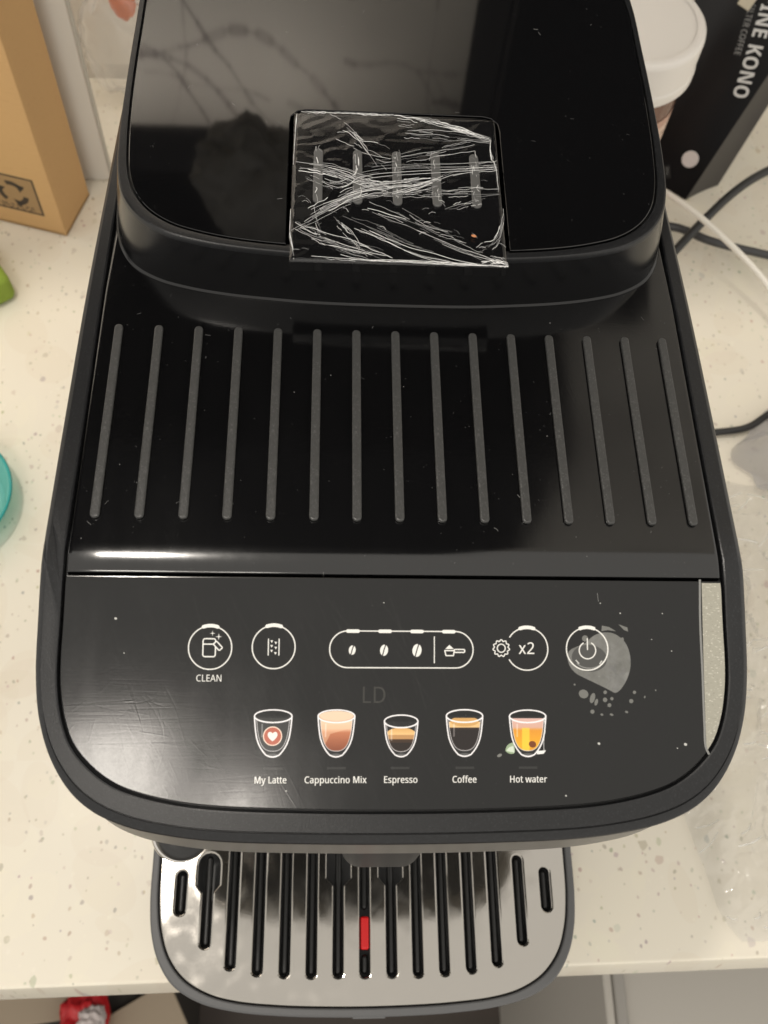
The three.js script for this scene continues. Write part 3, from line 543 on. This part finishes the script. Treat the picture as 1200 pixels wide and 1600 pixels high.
  tag(obj('float_marker', new RoundedBoxGeometry(4.6, 8, 16.6, 3, 1.2).translate(-1.4, TY - 4.4, 109.6).scale(M, M, M), std({ color: lin(0.72, 0.008, 0.010), roughness: 0.35 }), tray), 'red full-tray float showing through the middle slot');
  obj('front_notch', box(0.017, 0.0025, 0.0012, 0.0005, 0.0585, 0.1502), trayMat, tray);
}
// coffee spout and steam knob under the head
{
  const sp = new RoundedBoxGeometry(35, 92, 46, 5, 9).translate(0, 224, 66).scale(M, M, M);
  obj('coffee_spout', sp, spoutGrey, machine);
  const lathe = (pts, n = 40) => new THREE.LatheGeometry(pts.map(([r, y]) => new THREE.Vector2(r * M, y * M)), n);
  const knob = obj('steam_knob', lathe([[0, 10], [6, 9.6], [9.6, 8], [11.2, 5], [11.5, 1], [11.5, -12], [0, -12]]), spoutGrey, machine);
  knob.position.set(-0.0855, 0.19, 0.0745); knob.rotation.set(0.15, 0, -0.25);
  obj('knob_collar', lathe([[10.6, -4], [12.2, -4.2], [12.6, -6], [12.6, -9], [10.6, -9.2]]), chrome, knob);
}

// ---------------------------------------------------------------- crinkled clear film on the hatch
{
  const t = thing('plastic_film', 'crinkled clear plastic film still stuck over the ribbed hatch of the lid', 'plastic film');
  const place = (u, v, lift) => mm(-40.9 + 81.6 * u, HL + 0.8 + lift, -182.6 + 76.8 * v);
  const nu = 70, nv = 66, rings = [];
  for (let j = 0; j <= nv; j++) { const r = []; for (let i = 0; i <= nu; i++) { const u = i / nu, v = j / nv; const edge = Math.min(u, v, 1 - u, 1 - v); const rg = 1 - Math.abs(noise(u * 7 + v * 3, v * 10, 1)) * 2, r2 = 1 - Math.abs(noise(u * 19 - v * 9, v * 22, 4)) * 2; const lift = edge < 0.012 ? -0.6 : 0.25 + 0.16 * Math.max(0, rg) ** 4 + 0.02 * Math.max(0, r2) ** 4; r.push(place(u, v, lift)); } rings.push(r); }
  obj('film_sheet', loft(rings, { closed: false, crease: 0 }), phys({ color: 0xffffff, transmission: 1, thickness: 0, roughness: 0.06, ior: 1.45, side: THREE.DoubleSide }), t);
  const strands = [], faint = [];
  const Q = (x, y) => [(x - 100) / 935, (y - 92) / 665];      // measured on an enlarged view of the hatch
  const strand = (pts, r) => {
    const v = pts.map(([x, y], i) => { const [u, w] = Q(x, y); return place(Math.max(0, Math.min(1, u)), Math.max(0, Math.min(1.005, w)), 0.75 + 0.25 * Math.sin(i * 2.1 + x)); });
    (rnd() < 0.45 ? faint : strands).push(new THREE.TubeGeometry(new THREE.CatmullRomCurve3(v), Math.max(4, v.length * 3), r * rr(0.2, 0.5) * M, 4));
  };
  const bundle = (n, path, sp, r0, r1, cut = 0.5) => {
    for (let i = 0; i < n * 1.25; i++) {
      const o = rr(-1, 1) * sp * 1.5, a = rnd() * 0.8, b = Math.min(1, a + rr(0.12, i % 4 ? 0.4 : 0.9)), out = [];
      const c = new THREE.CatmullRomCurve3(path.map(([x, y]) => new THREE.Vector3(x, y, 0)));
      for (let k = 0; k <= 6; k++) { const s = a + (b - a) * k / 6, q = c.getPoint(s); out.push([q.x + rr(-1.2, 1.2), q.y + o * (0.35 + 0.9 * Math.abs(Math.sin(s * 3.1 + i))) + rr(-1.4, 1.4)]); }
      strand(out, rr(r0, r1));
    }
  };
  bundle(14, [[118, 102], [300, 96], [560, 98]], 4, 0.12, 0.25, 0.6);
  bundle(26, [[540, 100], [760, 128], [1005, 195]], 9, 0.16, 0.4, 0.55);
  bundle(12, [[520, 170], [760, 180], [1000, 200]], 18, 0.1, 0.2, 0.6);
  bundle(12, [[112, 110], [108, 220], [105, 350]], 3, 0.14, 0.3, 0.4);
  bundle(14, [[1008, 190], [1000, 260], [1018, 320], [1022, 440]], 8, 0.12, 0.3, 0.5);
  bundle(24, [[105, 350], [250, 360], [420, 410], [560, 430]], 16, 0.12, 0.34, 0.5);
  bundle(14, [[150, 380], [300, 430], [420, 380], [1020, 320]], 14, 0.1, 0.2, 0.4);
  bundle(34, [[95, 620], [240, 540], [420, 460], [640, 430], [760, 400]], 22, 0.12, 0.36, 0.5);
  bundle(16, [[380, 500], [640, 430], [860, 350], [1025, 325]], 16, 0.1, 0.24, 0.5);
  bundle(10, [[560, 460], [800, 450], [1025, 435]], 12, 0.1, 0.2, 0.5);
  bundle(12, [[420, 330], [640, 290], [930, 225]], 14, 0.09, 0.18, 0.5);
  bundle(7, [[290, 200], [410, 240], [540, 295]], 30, 0.1, 0.22, 0.4);
  bundle(5, [[250, 100], [340, 150], [410, 235], [480, 330]], 8, 0.1, 0.22, 0.3);
  bundle(12, [[410, 530], [620, 600], [820, 680], [1030, 745]], 22, 0.1, 0.26, 0.5);
  bundle(8, [[560, 540], [700, 610], [860, 660]], 14, 0.1, 0.2, 0.5);
  bundle(12, [[300, 570], [440, 620], [620, 690], [900, 750]], 20, 0.1, 0.26, 0.5);
  bundle(22, [[110, 625], [240, 670], [420, 715], [540, 745]], 22, 0.12, 0.34, 0.5);
  bundle(10, [[280, 570], [350, 640], [400, 700]], 18, 0.1, 0.25, 0.5);
  bundle(18, [[100, 540], [98, 640], [120, 735]], 8, 0.16, 0.4, 0.5);
  bundle(16, [[105, 735], [400, 748], [700, 752], [1050, 760]], 5, 0.1, 0.25, 0.6);
  bundle(14, [[920, 745], [990, 735], [1050, 755]], 14, 0.2, 0.45, 0.4);
  bundle(10, [[900, 700], [990, 650], [1045, 520]], 18, 0.1, 0.24, 0.4);
  bundle(6, [[730, 540], [860, 500], [960, 470]], 12, 0.1, 0.2, 0.4);
  bundle(8, [[200, 560], [210, 600], [235, 640]], 30, 0.1, 0.2, 0.4);
  for (let i = 0; i < 5; i++) for (let k = 0; k < 9; k++) { const x = 220 + i * 174 + rr(-16, 16), y = 250 + rr(0, 220); strand([[x, y], [x + rr(-8, 8), y + rr(8, 24)], [x + rr(-12, 12), y + rr(24, 50)]], rr(0.15, 0.42)); }
  for (let i = 0; i < 45; i++) { const x = rr(110, 1020), y = rr(280, 740), a = rr(-0.5, 0.5); strand([[x, y], [x + 14 * Math.cos(a), y + 14 * Math.sin(a)], [x + 30 * Math.cos(a + 0.3), y + 30 * Math.sin(a + 0.3)]], rr(0.08, 0.22)); }
  tag(obj('soft_folds', mergeGeometries(faint), phys({ color: lin(0.8, 0.8, 0.8), roughness: 0.3, transmission: 0.7, thickness: 0, ior: 1.5 }), t), null, null, null, 'stuff');
  tag(obj('creases', mergeGeometries(strands), phys({ color: lin(0.95, 0.95, 0.94), roughness: 0.25, ior: 1.5 }), t), null, null, null, 'stuff');
}

// ---------------------------------------------------------------- things around the machine
{
  const c = obj('crumb', new THREE.IcosahedronGeometry(0.0007, 1).scale(1.5, 0.6, 0.8), std({ color: lin(0.55, 0.22, 0.09), roughness: 0.8 }));
  c.position.copy(mm(28.5, HL + 1.9, -119.5)); c.rotation.y = -0.3;
  tag(c, 'tiny orange crumb on the clear film near the lower right of the hatch', 'crumb');
}
{
  // kraft box, front corner at (-0.241, -0.422)
  const kraft = (print) => canvasTex(512, 1024, (g, w, h) => {
    g.fillStyle = 'rgb(203,163,112)'; g.fillRect(0, 0, w, h);
    for (let i = 0; i < 1500; i++) { g.fillStyle = `rgba(${rnd() < 0.5 ? '150,108,58' : '222,184,126'},0.10)`; g.fillRect(rr(0, w), rr(0, h), rr(3, 26), rr(1, 2)); }
    if (print) {
      g.strokeStyle = 'rgba(52,44,36,0.9)'; g.lineWidth = 5; g.strokeRect(-250, h - 170, w + 205, 112);
      g.fillStyle = 'rgba(60,50,40,0.28)'; g.fillRect(-250, h - 170, w + 205, 112); g.fillStyle = 'rgba(52,44,36,0.8)'; for (let k = 0; k < 3; k++) for (let x = 20; x < 440; x += rr(9, 20)) g.fillRect(x, h - 76 + k * 6, rr(4, 12), 3);
      for (const x of [180, 295, 405]) for (let k = 0; k < 3; k++) { g.save(); g.translate(x, h - 114); g.rotate(k * 2.094); g.lineWidth = 13; g.beginPath(); g.arc(0, 0, 32, -1.9, -0.55); g.stroke(); g.fillStyle = 'rgba(52,44,36,0.9)'; g.beginPath(); g.moveTo(36, -28); g.lineTo(20, -6); g.lineTo(12, -32); g.fill(); g.restore(); }
    }
  });
  const t = thing('cardboard_box', 'tall brown cardboard box with printed recycling arrows behind the machine on the left', 'cardboard box', [-0.241, 0.001, -0.422]);
  const side = std({ map: kraft(false), roughness: 0.8, side: THREE.DoubleSide }), frontM = std({ map: kraft(true), roughness: 0.8, side: THREE.DoubleSide });
  const hgt = 0.34, A = new THREE.Vector3(0, 0, 0), B = new THREE.Vector3(0.013, 0, -0.046).multiplyScalar(1.0), C = new THREE.Vector3(-0.057, 0, -0.015).normalize().multiplyScalar(0.17);
  const quad = (p, q, name, mat) => {
    const d = q.clone().sub(p), L = d.length(), up = new THREE.Vector3(0, 1, 0), nrm = d.clone().cross(up).normalize();
    const g = new RoundedBoxGeometry(L, hgt, 0.002, 2, 0.0009);
    const m = new THREE.Matrix4().makeBasis(d.clone().normalize(), up, nrm).setPosition(p.clone().add(q).multiplyScalar(0.5).addScaledVector(up, hgt / 2).addScaledVector(nrm, -0.001));
    return obj(name, g.applyMatrix4(m), mat, t);
  };
  quad(C, A, 'front_panel', frontM); quad(A, B, 'side_panel', side);
  const Dp = C.clone().add(B); quad(B, Dp, 'back_panel', side); quad(Dp, C, 'side_panel', side);
  obj('base', loft([[A, B, Dp, C].map((v) => v.clone().setY(0.001)), [A, B, Dp, C].map((v) => v.clone().setY(0.003))], { capLast: true, capFirst: true }), side, t);
}
{
  const t = thing('white_board', 'plain white board standing upright behind the brown cardboard box', 'board', [-0.294, 0.0005, -0.486], 0.03);
  const w = std({ color: lin(0.76, 0.72, 0.66), roughness: 0.55 });
  obj('panel', new RoundedBoxGeometry(0.164, 0.40, 0.005, 3, 0.0012).translate(0, 0.2, 0), w, t);
  obj('edge_strip', new RoundedBoxGeometry(0.0022, 0.40, 0.0062, 2, 0.0008).translate(0.0826, 0.2, 0), std({ color: lin(0.5, 0.47, 0.42), roughness: 0.5 }), t);
}
{
  // clear bag with something orange-red inside, by the wall
  const t = thing('snack_bag', 'clear plastic bag with an orange-red snack by the wall, top left', 'snack bag', [-0.200, 0, -0.585]);
  const blob = (rx, ry, rz, amp, s) => { const g = mergeVertices(new THREE.SphereGeometry(1, 40, 28).deleteAttribute('uv').deleteAttribute('normal')); const p = g.attributes.position; for (let i = 0; i < p.count; i++) { const v = new THREE.Vector3().fromBufferAttribute(p, i); const k = 1 + amp * (noise(v.x * s + 5, v.y * s, v.z * s) + 0.5 * (1 - 2 * Math.abs(noise(v.x * s * 2, v.y * s * 2 + 3, v.z * s * 2)))); p.setXYZ(i, v.x * rx * k, v.y * ry * k, v.z * rz * k); } g.computeVertexNormals(); return g; };
  obj('bag', blob(0.034, 0.05, 0.018, 0.22, 2.4).translate(0, 0.058, 0), phys({ color: 0xffffff, transmission: 0.9, thickness: 0, roughness: 0.12, side: THREE.DoubleSide }), t);
  obj('snack', blob(0.010, 0.016, 0.008, 0.15, 2).translate(0.004, 0.098, 0), std({ color: lin(0.62, 0.16, 0.05), roughness: 0.6 }), t);
}
{
  // green sponge: only its rounded corner is in view
  const o = obj('green_sponge', new RoundedBoxGeometry(0.09, 0.026, 0.06, 4, 0.006).translate(-0.045, 0.013, 0), std({ color: lin(0.30, 0.42, 0.05), roughness: 0.85, bumpMap: grainTex, bumpScale: 0.0004 }));
  o.position.set(-0.2874, 0.001, -0.3814); o.rotation.y = 0.62;
  tag(o, 'bright green sponge, its corner showing at the left edge of the photo', 'sponge');
}
{
  const t = thing('teal_bowl', 'translucent teal plastic bowl cut off by the left edge of the photo', 'bowl', [-0.290, 0.0005, -0.172]);
  const teal = phys({ color: lin(0.22, 0.62, 0.57), roughness: 0.3, transmission: 0.5, thickness: 0, side: THREE.DoubleSide });
  const prof = [[0, 0.001], [0.034, 0.001], [0.039, 0.004], [0.046, 0.022], [0.0475, 0.0225], [0.048, 0.0215], [0.0475, 0.0205]].map(([r, y]) => new THREE.Vector2(r, y));
  const b = obj('bowl_wall', new THREE.LatheGeometry(prof, 64), teal, t);
  obj('bowl_rim', new THREE.TorusGeometry(0.0472, 0.0011, 8, 72).rotateX(Math.PI / 2).translate(0, 0.022, 0), phys({ color: lin(0.02, 0.32, 0.30), roughness: 0.3 }), b);
}
{
  // jar with a white lid
  const t = thing('jar', 'jar with a wide white lid and brown label behind the machine on the right', 'jar', [0.180, 0.0005, -0.452]);
  const L = (pts) => new THREE.LatheGeometry(pts.map(([r, y]) => new THREE.Vector2(r, y)), 72);
  const lid = obj('jar_lid', L([[0, 0.200], [0.042, 0.200], [0.0425, 0.2012], [0.0468, 0.2012], [0.049, 0.199], [0.0496, 0.196], [0.0498, 0.176], [0.0502, 0.1755], [0.0508, 0.174], [0.0508, 0.168], [0.0495, 0.166], [0.046, 0.166]]), std({ color: lin(0.76, 0.72, 0.67), roughness: 0.4 }), t);
  obj('jar_body', L([[0, 0], [0.044, 0], [0.046, 0.004], [0.046, 0.16], [0.044, 0.17], [0, 0.17]]), phys({ color: lin(0.16, 0.08, 0.055), roughness: 0.2 }), t);
  const lt = canvasTex(512, 256, (g, w, h) => { g.fillStyle = 'rgb(186,150,132)'; g.fillRect(0, 0, w, h); g.fillStyle = 'rgb(208,182,164)'; g.fillRect(0, 20, w, 80); g.fillStyle = 'rgba(90,60,50,0.8)'; for (let k = 0; k < 5; k++) for (let x = 10; x < w; x += rr(10, 30)) g.fillRect(x, 40 + k * 36, rr(4, 14), 5); });
  obj('jar_label', new THREE.CylinderGeometry(0.0464, 0.0464, 0.10, 72, 1, true).translate(0, 0.095, 0), std({ map: lt, roughness: 0.5 }), t);
  void lid;
}
{
  // black coffee pouch, leaning back, with valve and lettering
  const t = thing('coffee_pouch', 'black coffee pouch with a round white valve leaning beside the white lidded jar', 'coffee pouch', [0.290, 0.001, -0.486]);
  const W = new THREE.Vector3(-0.77, 0, -0.64).normalize(), U = new THREE.Vector3(0.04, 0.1, -0.04).normalize(), G = new THREE.Vector3(0.87, 0, -0.5).normalize();
  const N = new THREE.Vector3().crossVectors(U, W).normalize(); if (N.z < 0) N.negate();
  const wid = 0.085, hgt = 0.24, dep = 0.038;
  const pt = (a, b, lift = 0) => W.clone().multiplyScalar(a).addScaledVector(U, b).addScaledVector(N, lift + 0.004 * Math.sin(Math.PI * Math.max(0, Math.min(1, a / wid))) * Math.min(1, b / 0.05));
  const black = phys({ color: lin(0.006, 0.006, 0.007), roughness: 0.3, ior: 1.38 });
  const rings = [];
  for (let j = 0; j <= 30; j++) { const r = []; for (let i = 0; i <= 16; i++) r.push(pt(wid * i / 16, hgt * j / 30)); rings.push(r); }
  obj('front_face', loft(rings, { closed: false, crease: 0 }), black.clone(), t).material.side = THREE.DoubleSide;
  const sideRings = [];
  for (let j = 0; j <= 20; j++) { const b = hgt * j / 20, base = U.clone().multiplyScalar(b), r = []; for (let i = 0; i <= 8; i++) { const s = i / 8; r.push(base.clone().addScaledVector(G, dep * s * (1 - 0.5 * j / 20)).addScaledVector(N, -0.003 * Math.sin(Math.PI * s)).addScaledVector(U, -0.35 * dep * s * 0)); } sideRings.push(r); }
  for (const r of sideRings) for (const v of r) v.y = Math.max(v.y, 0);
  obj('side_gusset', loft(sideRings, { closed: false, crease: 0 }), phys({ color: lin(0.05, 0.045, 0.042), roughness: 0.4, side: THREE.DoubleSide }), t);
  const back = []; for (let j = 0; j <= 8; j++) { const b = hgt * j / 8; back.push([U.clone().multiplyScalar(b).addScaledVector(G, dep * (1 - 0.5 * j / 8)), U.clone().multiplyScalar(b).addScaledVector(G, dep * (1 - 0.5 * j / 8)).addScaledVector(W, wid)]); }
  obj('back_face', loft(back, { closed: false, crease: 0 }), phys({ color: lin(0.01, 0.01, 0.01), roughness: 0.4, side: THREE.DoubleSide }), t);
  const basis = new THREE.Matrix4().makeBasis(W.clone().negate(), U, N);
  const flat = (g, a, b, lift) => g.applyMatrix4(basis).translate(...pt(a, b, lift).toArray());
  obj('valve', flat(new THREE.CylinderGeometry(0.0068, 0.0072, 0.0012, 40).rotateX(Math.PI / 2), 0.016, 0.031, 0.001), std({ color: lin(0.62, 0.56, 0.54), roughness: 0.5 }), t);
  const txt = canvasTex(512, 128, (g, w, h) => { g.clearRect(0, 0, w, h); g.fillStyle = 'rgb(206,206,204)'; g.font = 'bold 84px sans-serif'; g.fillText('FINE KONO', 8, 66); g.fillStyle = 'rgba(170,170,168,0.75)'; g.font = '34px sans-serif'; g.fillText('FILTER COFFEE', 60, 112); });
  const tm = std({ map: txt, transparent: true, roughness: 0.5 });
  obj('lettering', flat(new THREE.PlaneGeometry(0.088, 0.025).rotateZ(-Math.PI / 2 + 0.30), 0.0245, 0.1235, 0.0016), tm, t);
  obj('small_print', flat(new THREE.PlaneGeometry(0.012, 0.006).rotateZ(-0.9), 0.027, 0.013, 0.0014), std({ map: canvasTex(128, 64, (g) => { g.fillStyle = 'rgb(14,14,15)'; g.fillRect(0, 0, 128, 64); g.fillStyle = 'rgb(140,140,138)'; g.font = '30px sans-serif'; g.fillText('250 g', 20, 42); }), roughness: 0.5 }), t);
  obj('tie_strip', flat(new RoundedBoxGeometry(0.011, 0.06, 0.002, 2, 0.0008).rotateZ(-0.1), 0.043, 0.178, 0.004), std({ color: lin(0.52, 0.47, 0.36), roughness: 0.5 }), t);
}
// cables
{
  const V = (x, y, z) => new THREE.Vector3(x, y, z);
  const blackC = phys({ color: lin(0.02, 0.02, 0.02), roughness: 0.4 }), greyC = phys({ color: lin(0.05, 0.05, 0.052), roughness: 0.35 });
  tag(obj('power_cable', tube([V(0.19, 0.005, -0.30), V(0.235, 0.005, -0.385), V(0.257, 0.025, -0.402), V(0.283, 0.038, -0.427), V(0.316, 0.042, -0.459), V(0.352, 0.04, -0.486), V(0.42, 0.03, -0.52), V(0.6, 0.006, -0.53)], 0.0036, 120, 12), blackC), 'thick black cable arching up to the right edge beyond the white cable', 'cable');
  tag(obj('power_cable', tube([V(0.17, 0.004, -0.43), V(0.24, 0.008, -0.448), V(0.272, 0.011, -0.444), V(0.297, 0.014, -0.428), V(0.33, 0.014, -0.418), V(0.37, 0.012, -0.412), V(0.6, 0.005, -0.42)], 0.0036, 120, 12), greyC), 'dark grey cable running right under the white cable', 'cable');
  tag(obj('charging_cable', tube([V(0.17, 0.05, -0.49), V(0.235, 0.06, -0.442), V(0.262, 0.062, -0.415), V(0.285, 0.058, -0.392), V(0.312, 0.05, -0.363), V(0.35, 0.03, -0.32), V(0.5, 0.006, -0.2)], 0.0025, 120, 12), std({ color: lin(0.82, 0.78, 0.70), roughness: 0.45 })), 'white cable crossing over the two dark cables', 'cable');
  tag(obj('power_cable', tube([V(0.15, 0.004, -0.24), V(0.24, 0.004, -0.241), V(0.277, 0.005, -0.244), V(0.30, 0.006, -0.248), V(0.322, 0.007, -0.262), V(0.37, 0.006, -0.29), V(0.6, 0.004, -0.33)], 0.0028, 100, 12), blackC), 'thin black cable disappearing under the crumpled plastic bag', 'cable');
}
// clear plastic bag spread over the counter at the right
{
  const clear = phys({ color: lin(0.91, 0.91, 0.91), transmission: 0.92, thickness: 0, roughness: 0.09, ior: 1.45, side: THREE.DoubleSide });
  const sheet = (w, d, nx, nz, hfun, edge) => { const rings = []; for (let j = 0; j <= nz; j++) { const r = []; for (let i = 0; i <= nx; i++) { const u = i / nx, v = j / nz, [x, z] = edge(u, v); r.push(new THREE.Vector3(x, hfun(u, v, x, z), z)); } rings.push(r); } return loft(rings, { closed: false, crease: 0.3 }); };
  const ridge = (x, y, s) => 1 - 2 * Math.abs(noise(x, y, s));
  const g = sheet(0, 0, 110, 150, (u, v, x, z) => {
    const e = Math.min(1, 8 * Math.min(u, v, 1 - u, 1 - v));
    return 0.0035 + e * (0.026 * Math.max(0, ridge(x * 16 + 3, z * 11, 1)) ** 2 + 0.016 * Math.max(0, ridge(x * 38, z * 30, 6)) ** 3 + 0.006 * Math.max(0, ridge(x * 90, z * 85, 8)) ** 2);
  }, (u, v) => { const z = -0.20 + 0.315 * v; const left = 0.262 - 0.062 * Math.sin(v * 2.6) + 0.012 * noise(v * 7, 2, 1); return [left + (0.48 - left) * u, z + 0.012 * noise(u * 5, v * 3, 7)]; });
  const t = thing('plastic_bag', 'crumpled clear plastic bag lying on the counter right of the machine', 'plastic bag');
  obj('bag_sheet', g, clear, t);
  const folds = [];
  for (let i = 0; i < 90; i++) {
    const v = rnd(), z = -0.19 + 0.3 * v, x = 0.25 - 0.055 * Math.sin(v * 2.6) + rr(0.0, 0.09), a = rr(-0.9, 0.5), l = rr(0.004, 0.018), y = rr(0.008, 0.02);
    folds.push(tube([new THREE.Vector3(x, y, z), new THREE.Vector3(x + Math.cos(a) * l * 0.5, y + 0.003, z + Math.sin(a) * l * 0.5 + 0.001), new THREE.Vector3(x + Math.cos(a) * l, y, z + Math.sin(a) * l)], rr(0.0002, 0.0006), 6, 5));
  }
  tag(obj('bag_folds', mergeGeometries(folds), phys({ color: lin(0.95, 0.95, 0.93), roughness: 0.12, transmission: 0.6, thickness: 0 }), t), null, null, null, 'stuff');
  const g2 = sheet(0, 0, 60, 60, (u, v, x, z) => { const q = Math.max(0, 1 - ((u - 0.5) ** 2 + (v - 0.5) ** 2) * 4); return 0.006 + 0.045 * Math.sqrt(q) * (0.75 + 0.25 * ridge(x * 50, z * 50, 3)) + 0.006 * q * ridge(x * 120, z * 120, 5); }, (u, v) => { const a = (u - 0.5) * 2, b = (v - 0.5) * 2, m = Math.max(Math.abs(a), Math.abs(b)) || 1, l = Math.hypot(a, b) || 1, k = (m / l) * (1 + 0.22 * noise(a * 1.7, b * 1.7, 2)); return [0.345 + 0.058 * a * k, -0.222 + 0.042 * b * k]; });
  obj('bag_knot', g2, phys({ color: lin(0.72, 0.72, 0.74), transmission: 0.8, thickness: 0, roughness: 0.22, ior: 1.45, side: THREE.DoubleSide }), t);
}
// below the counter edge
{
  const t = thing('storage_bin', 'pale grey bin standing on the floor below the right counter edge', 'bin', [0, -0.9, 0]);
  const pale = std({ color: lin(0.50, 0.47, 0.42), roughness: 0.5 });
  obj('bin_body', new RoundedBoxGeometry(0.5, 0.56, 0.4, 3, 0.002).translate(0.5035, 0.28, 0.322), pale, t);
  obj('bin_edge', new RoundedBoxGeometry(0.012, 0.566, 0.4, 3, 0.003).translate(0.248, 0.283, 0.322), std({ color: lin(0.36, 0.34, 0.31), roughness: 0.45 }), t);
  obj('bin_edge', new RoundedBoxGeometry(0.008, 0.57, 0.4, 3, 0.003).translate(0.2365, 0.285, 0.322), pale, t);
}
{
  const base = obj('base_cabinet', new RoundedBoxGeometry(2.5, 0.862, 0.66, 2, 0.003).translate(0, -0.465, -0.25), std({ color: lin(0.10, 0.09, 0.085), roughness: 0.5 }));
  base.rotation.y = TURN;
  tag(base, 'dark base cabinet under the counter', 'cabinet');
  const t = thing('open_carton', 'open tan cardboard carton with dark gaps on the floor, bottom left', 'carton', [-0.36, -0.9, 0.175]);
  const tan = std({ color: lin(0.36, 0.29, 0.21), roughness: 0.75 });
  obj('carton_body', new RoundedBoxGeometry(0.34, 0.36, 0.2, 2, 0.003).translate(0, 0.18, 0.03), std({ color: lin(0.04, 0.035, 0.03), roughness: 0.8 }), t);
  const flap = (w, d, x, y, z, ry, rz) => { const o = obj('flap', new RoundedBoxGeometry(w, 0.004, d, 2, 0.0015), tan, t); o.position.set(x, y, z); o.rotation.set(0.05, ry, rz); };
  flap(0.20, 0.07, -0.02, 0.375, -0.035, 0.12, 0.03);
  flap(0.10, 0.12, 0.16, 0.372, 0.03, 0.5, -0.04);
  flap(0.10, 0.06, -0.15, 0.38, -0.045, -0.5, 0.06);
}
{
  const t = thing('snack_wrapper', 'crumpled red and white snack wrapper below the left counter edge', 'wrapper', [-0.265, -0.505, 0.172]);
  const g = mergeVertices(new THREE.SphereGeometry(1, 36, 24).deleteAttribute('uv').deleteAttribute('normal'));
  const p = g.attributes.position;
  for (let i = 0; i < p.count; i++) { const v = new THREE.Vector3().fromBufferAttribute(p, i), k = 1 + 0.4 * noise(v.x * 2.5, v.y * 2.5 + 7, v.z * 2.5) + 0.2 * (1 - 2 * Math.abs(noise(v.x * 6, v.y * 6, v.z * 6))); p.setXYZ(i, v.x * 0.022 * k, v.y * 0.014 * k, v.z * 0.034 * k); }
  g.computeVertexNormals();
  obj('wrapper_foil', g, std({ color: lin(0.55, 0.015, 0.02), roughness: 0.35 }), t);
  const w = g.clone().scale(0.55, 0.6, 0.4).translate(0.010, 0.011, -0.006);
  obj('wrapper_label', w, std({ color: lin(0.62, 0.55, 0.53), roughness: 0.5 }), t);
}

renderer.render(scene, camera);
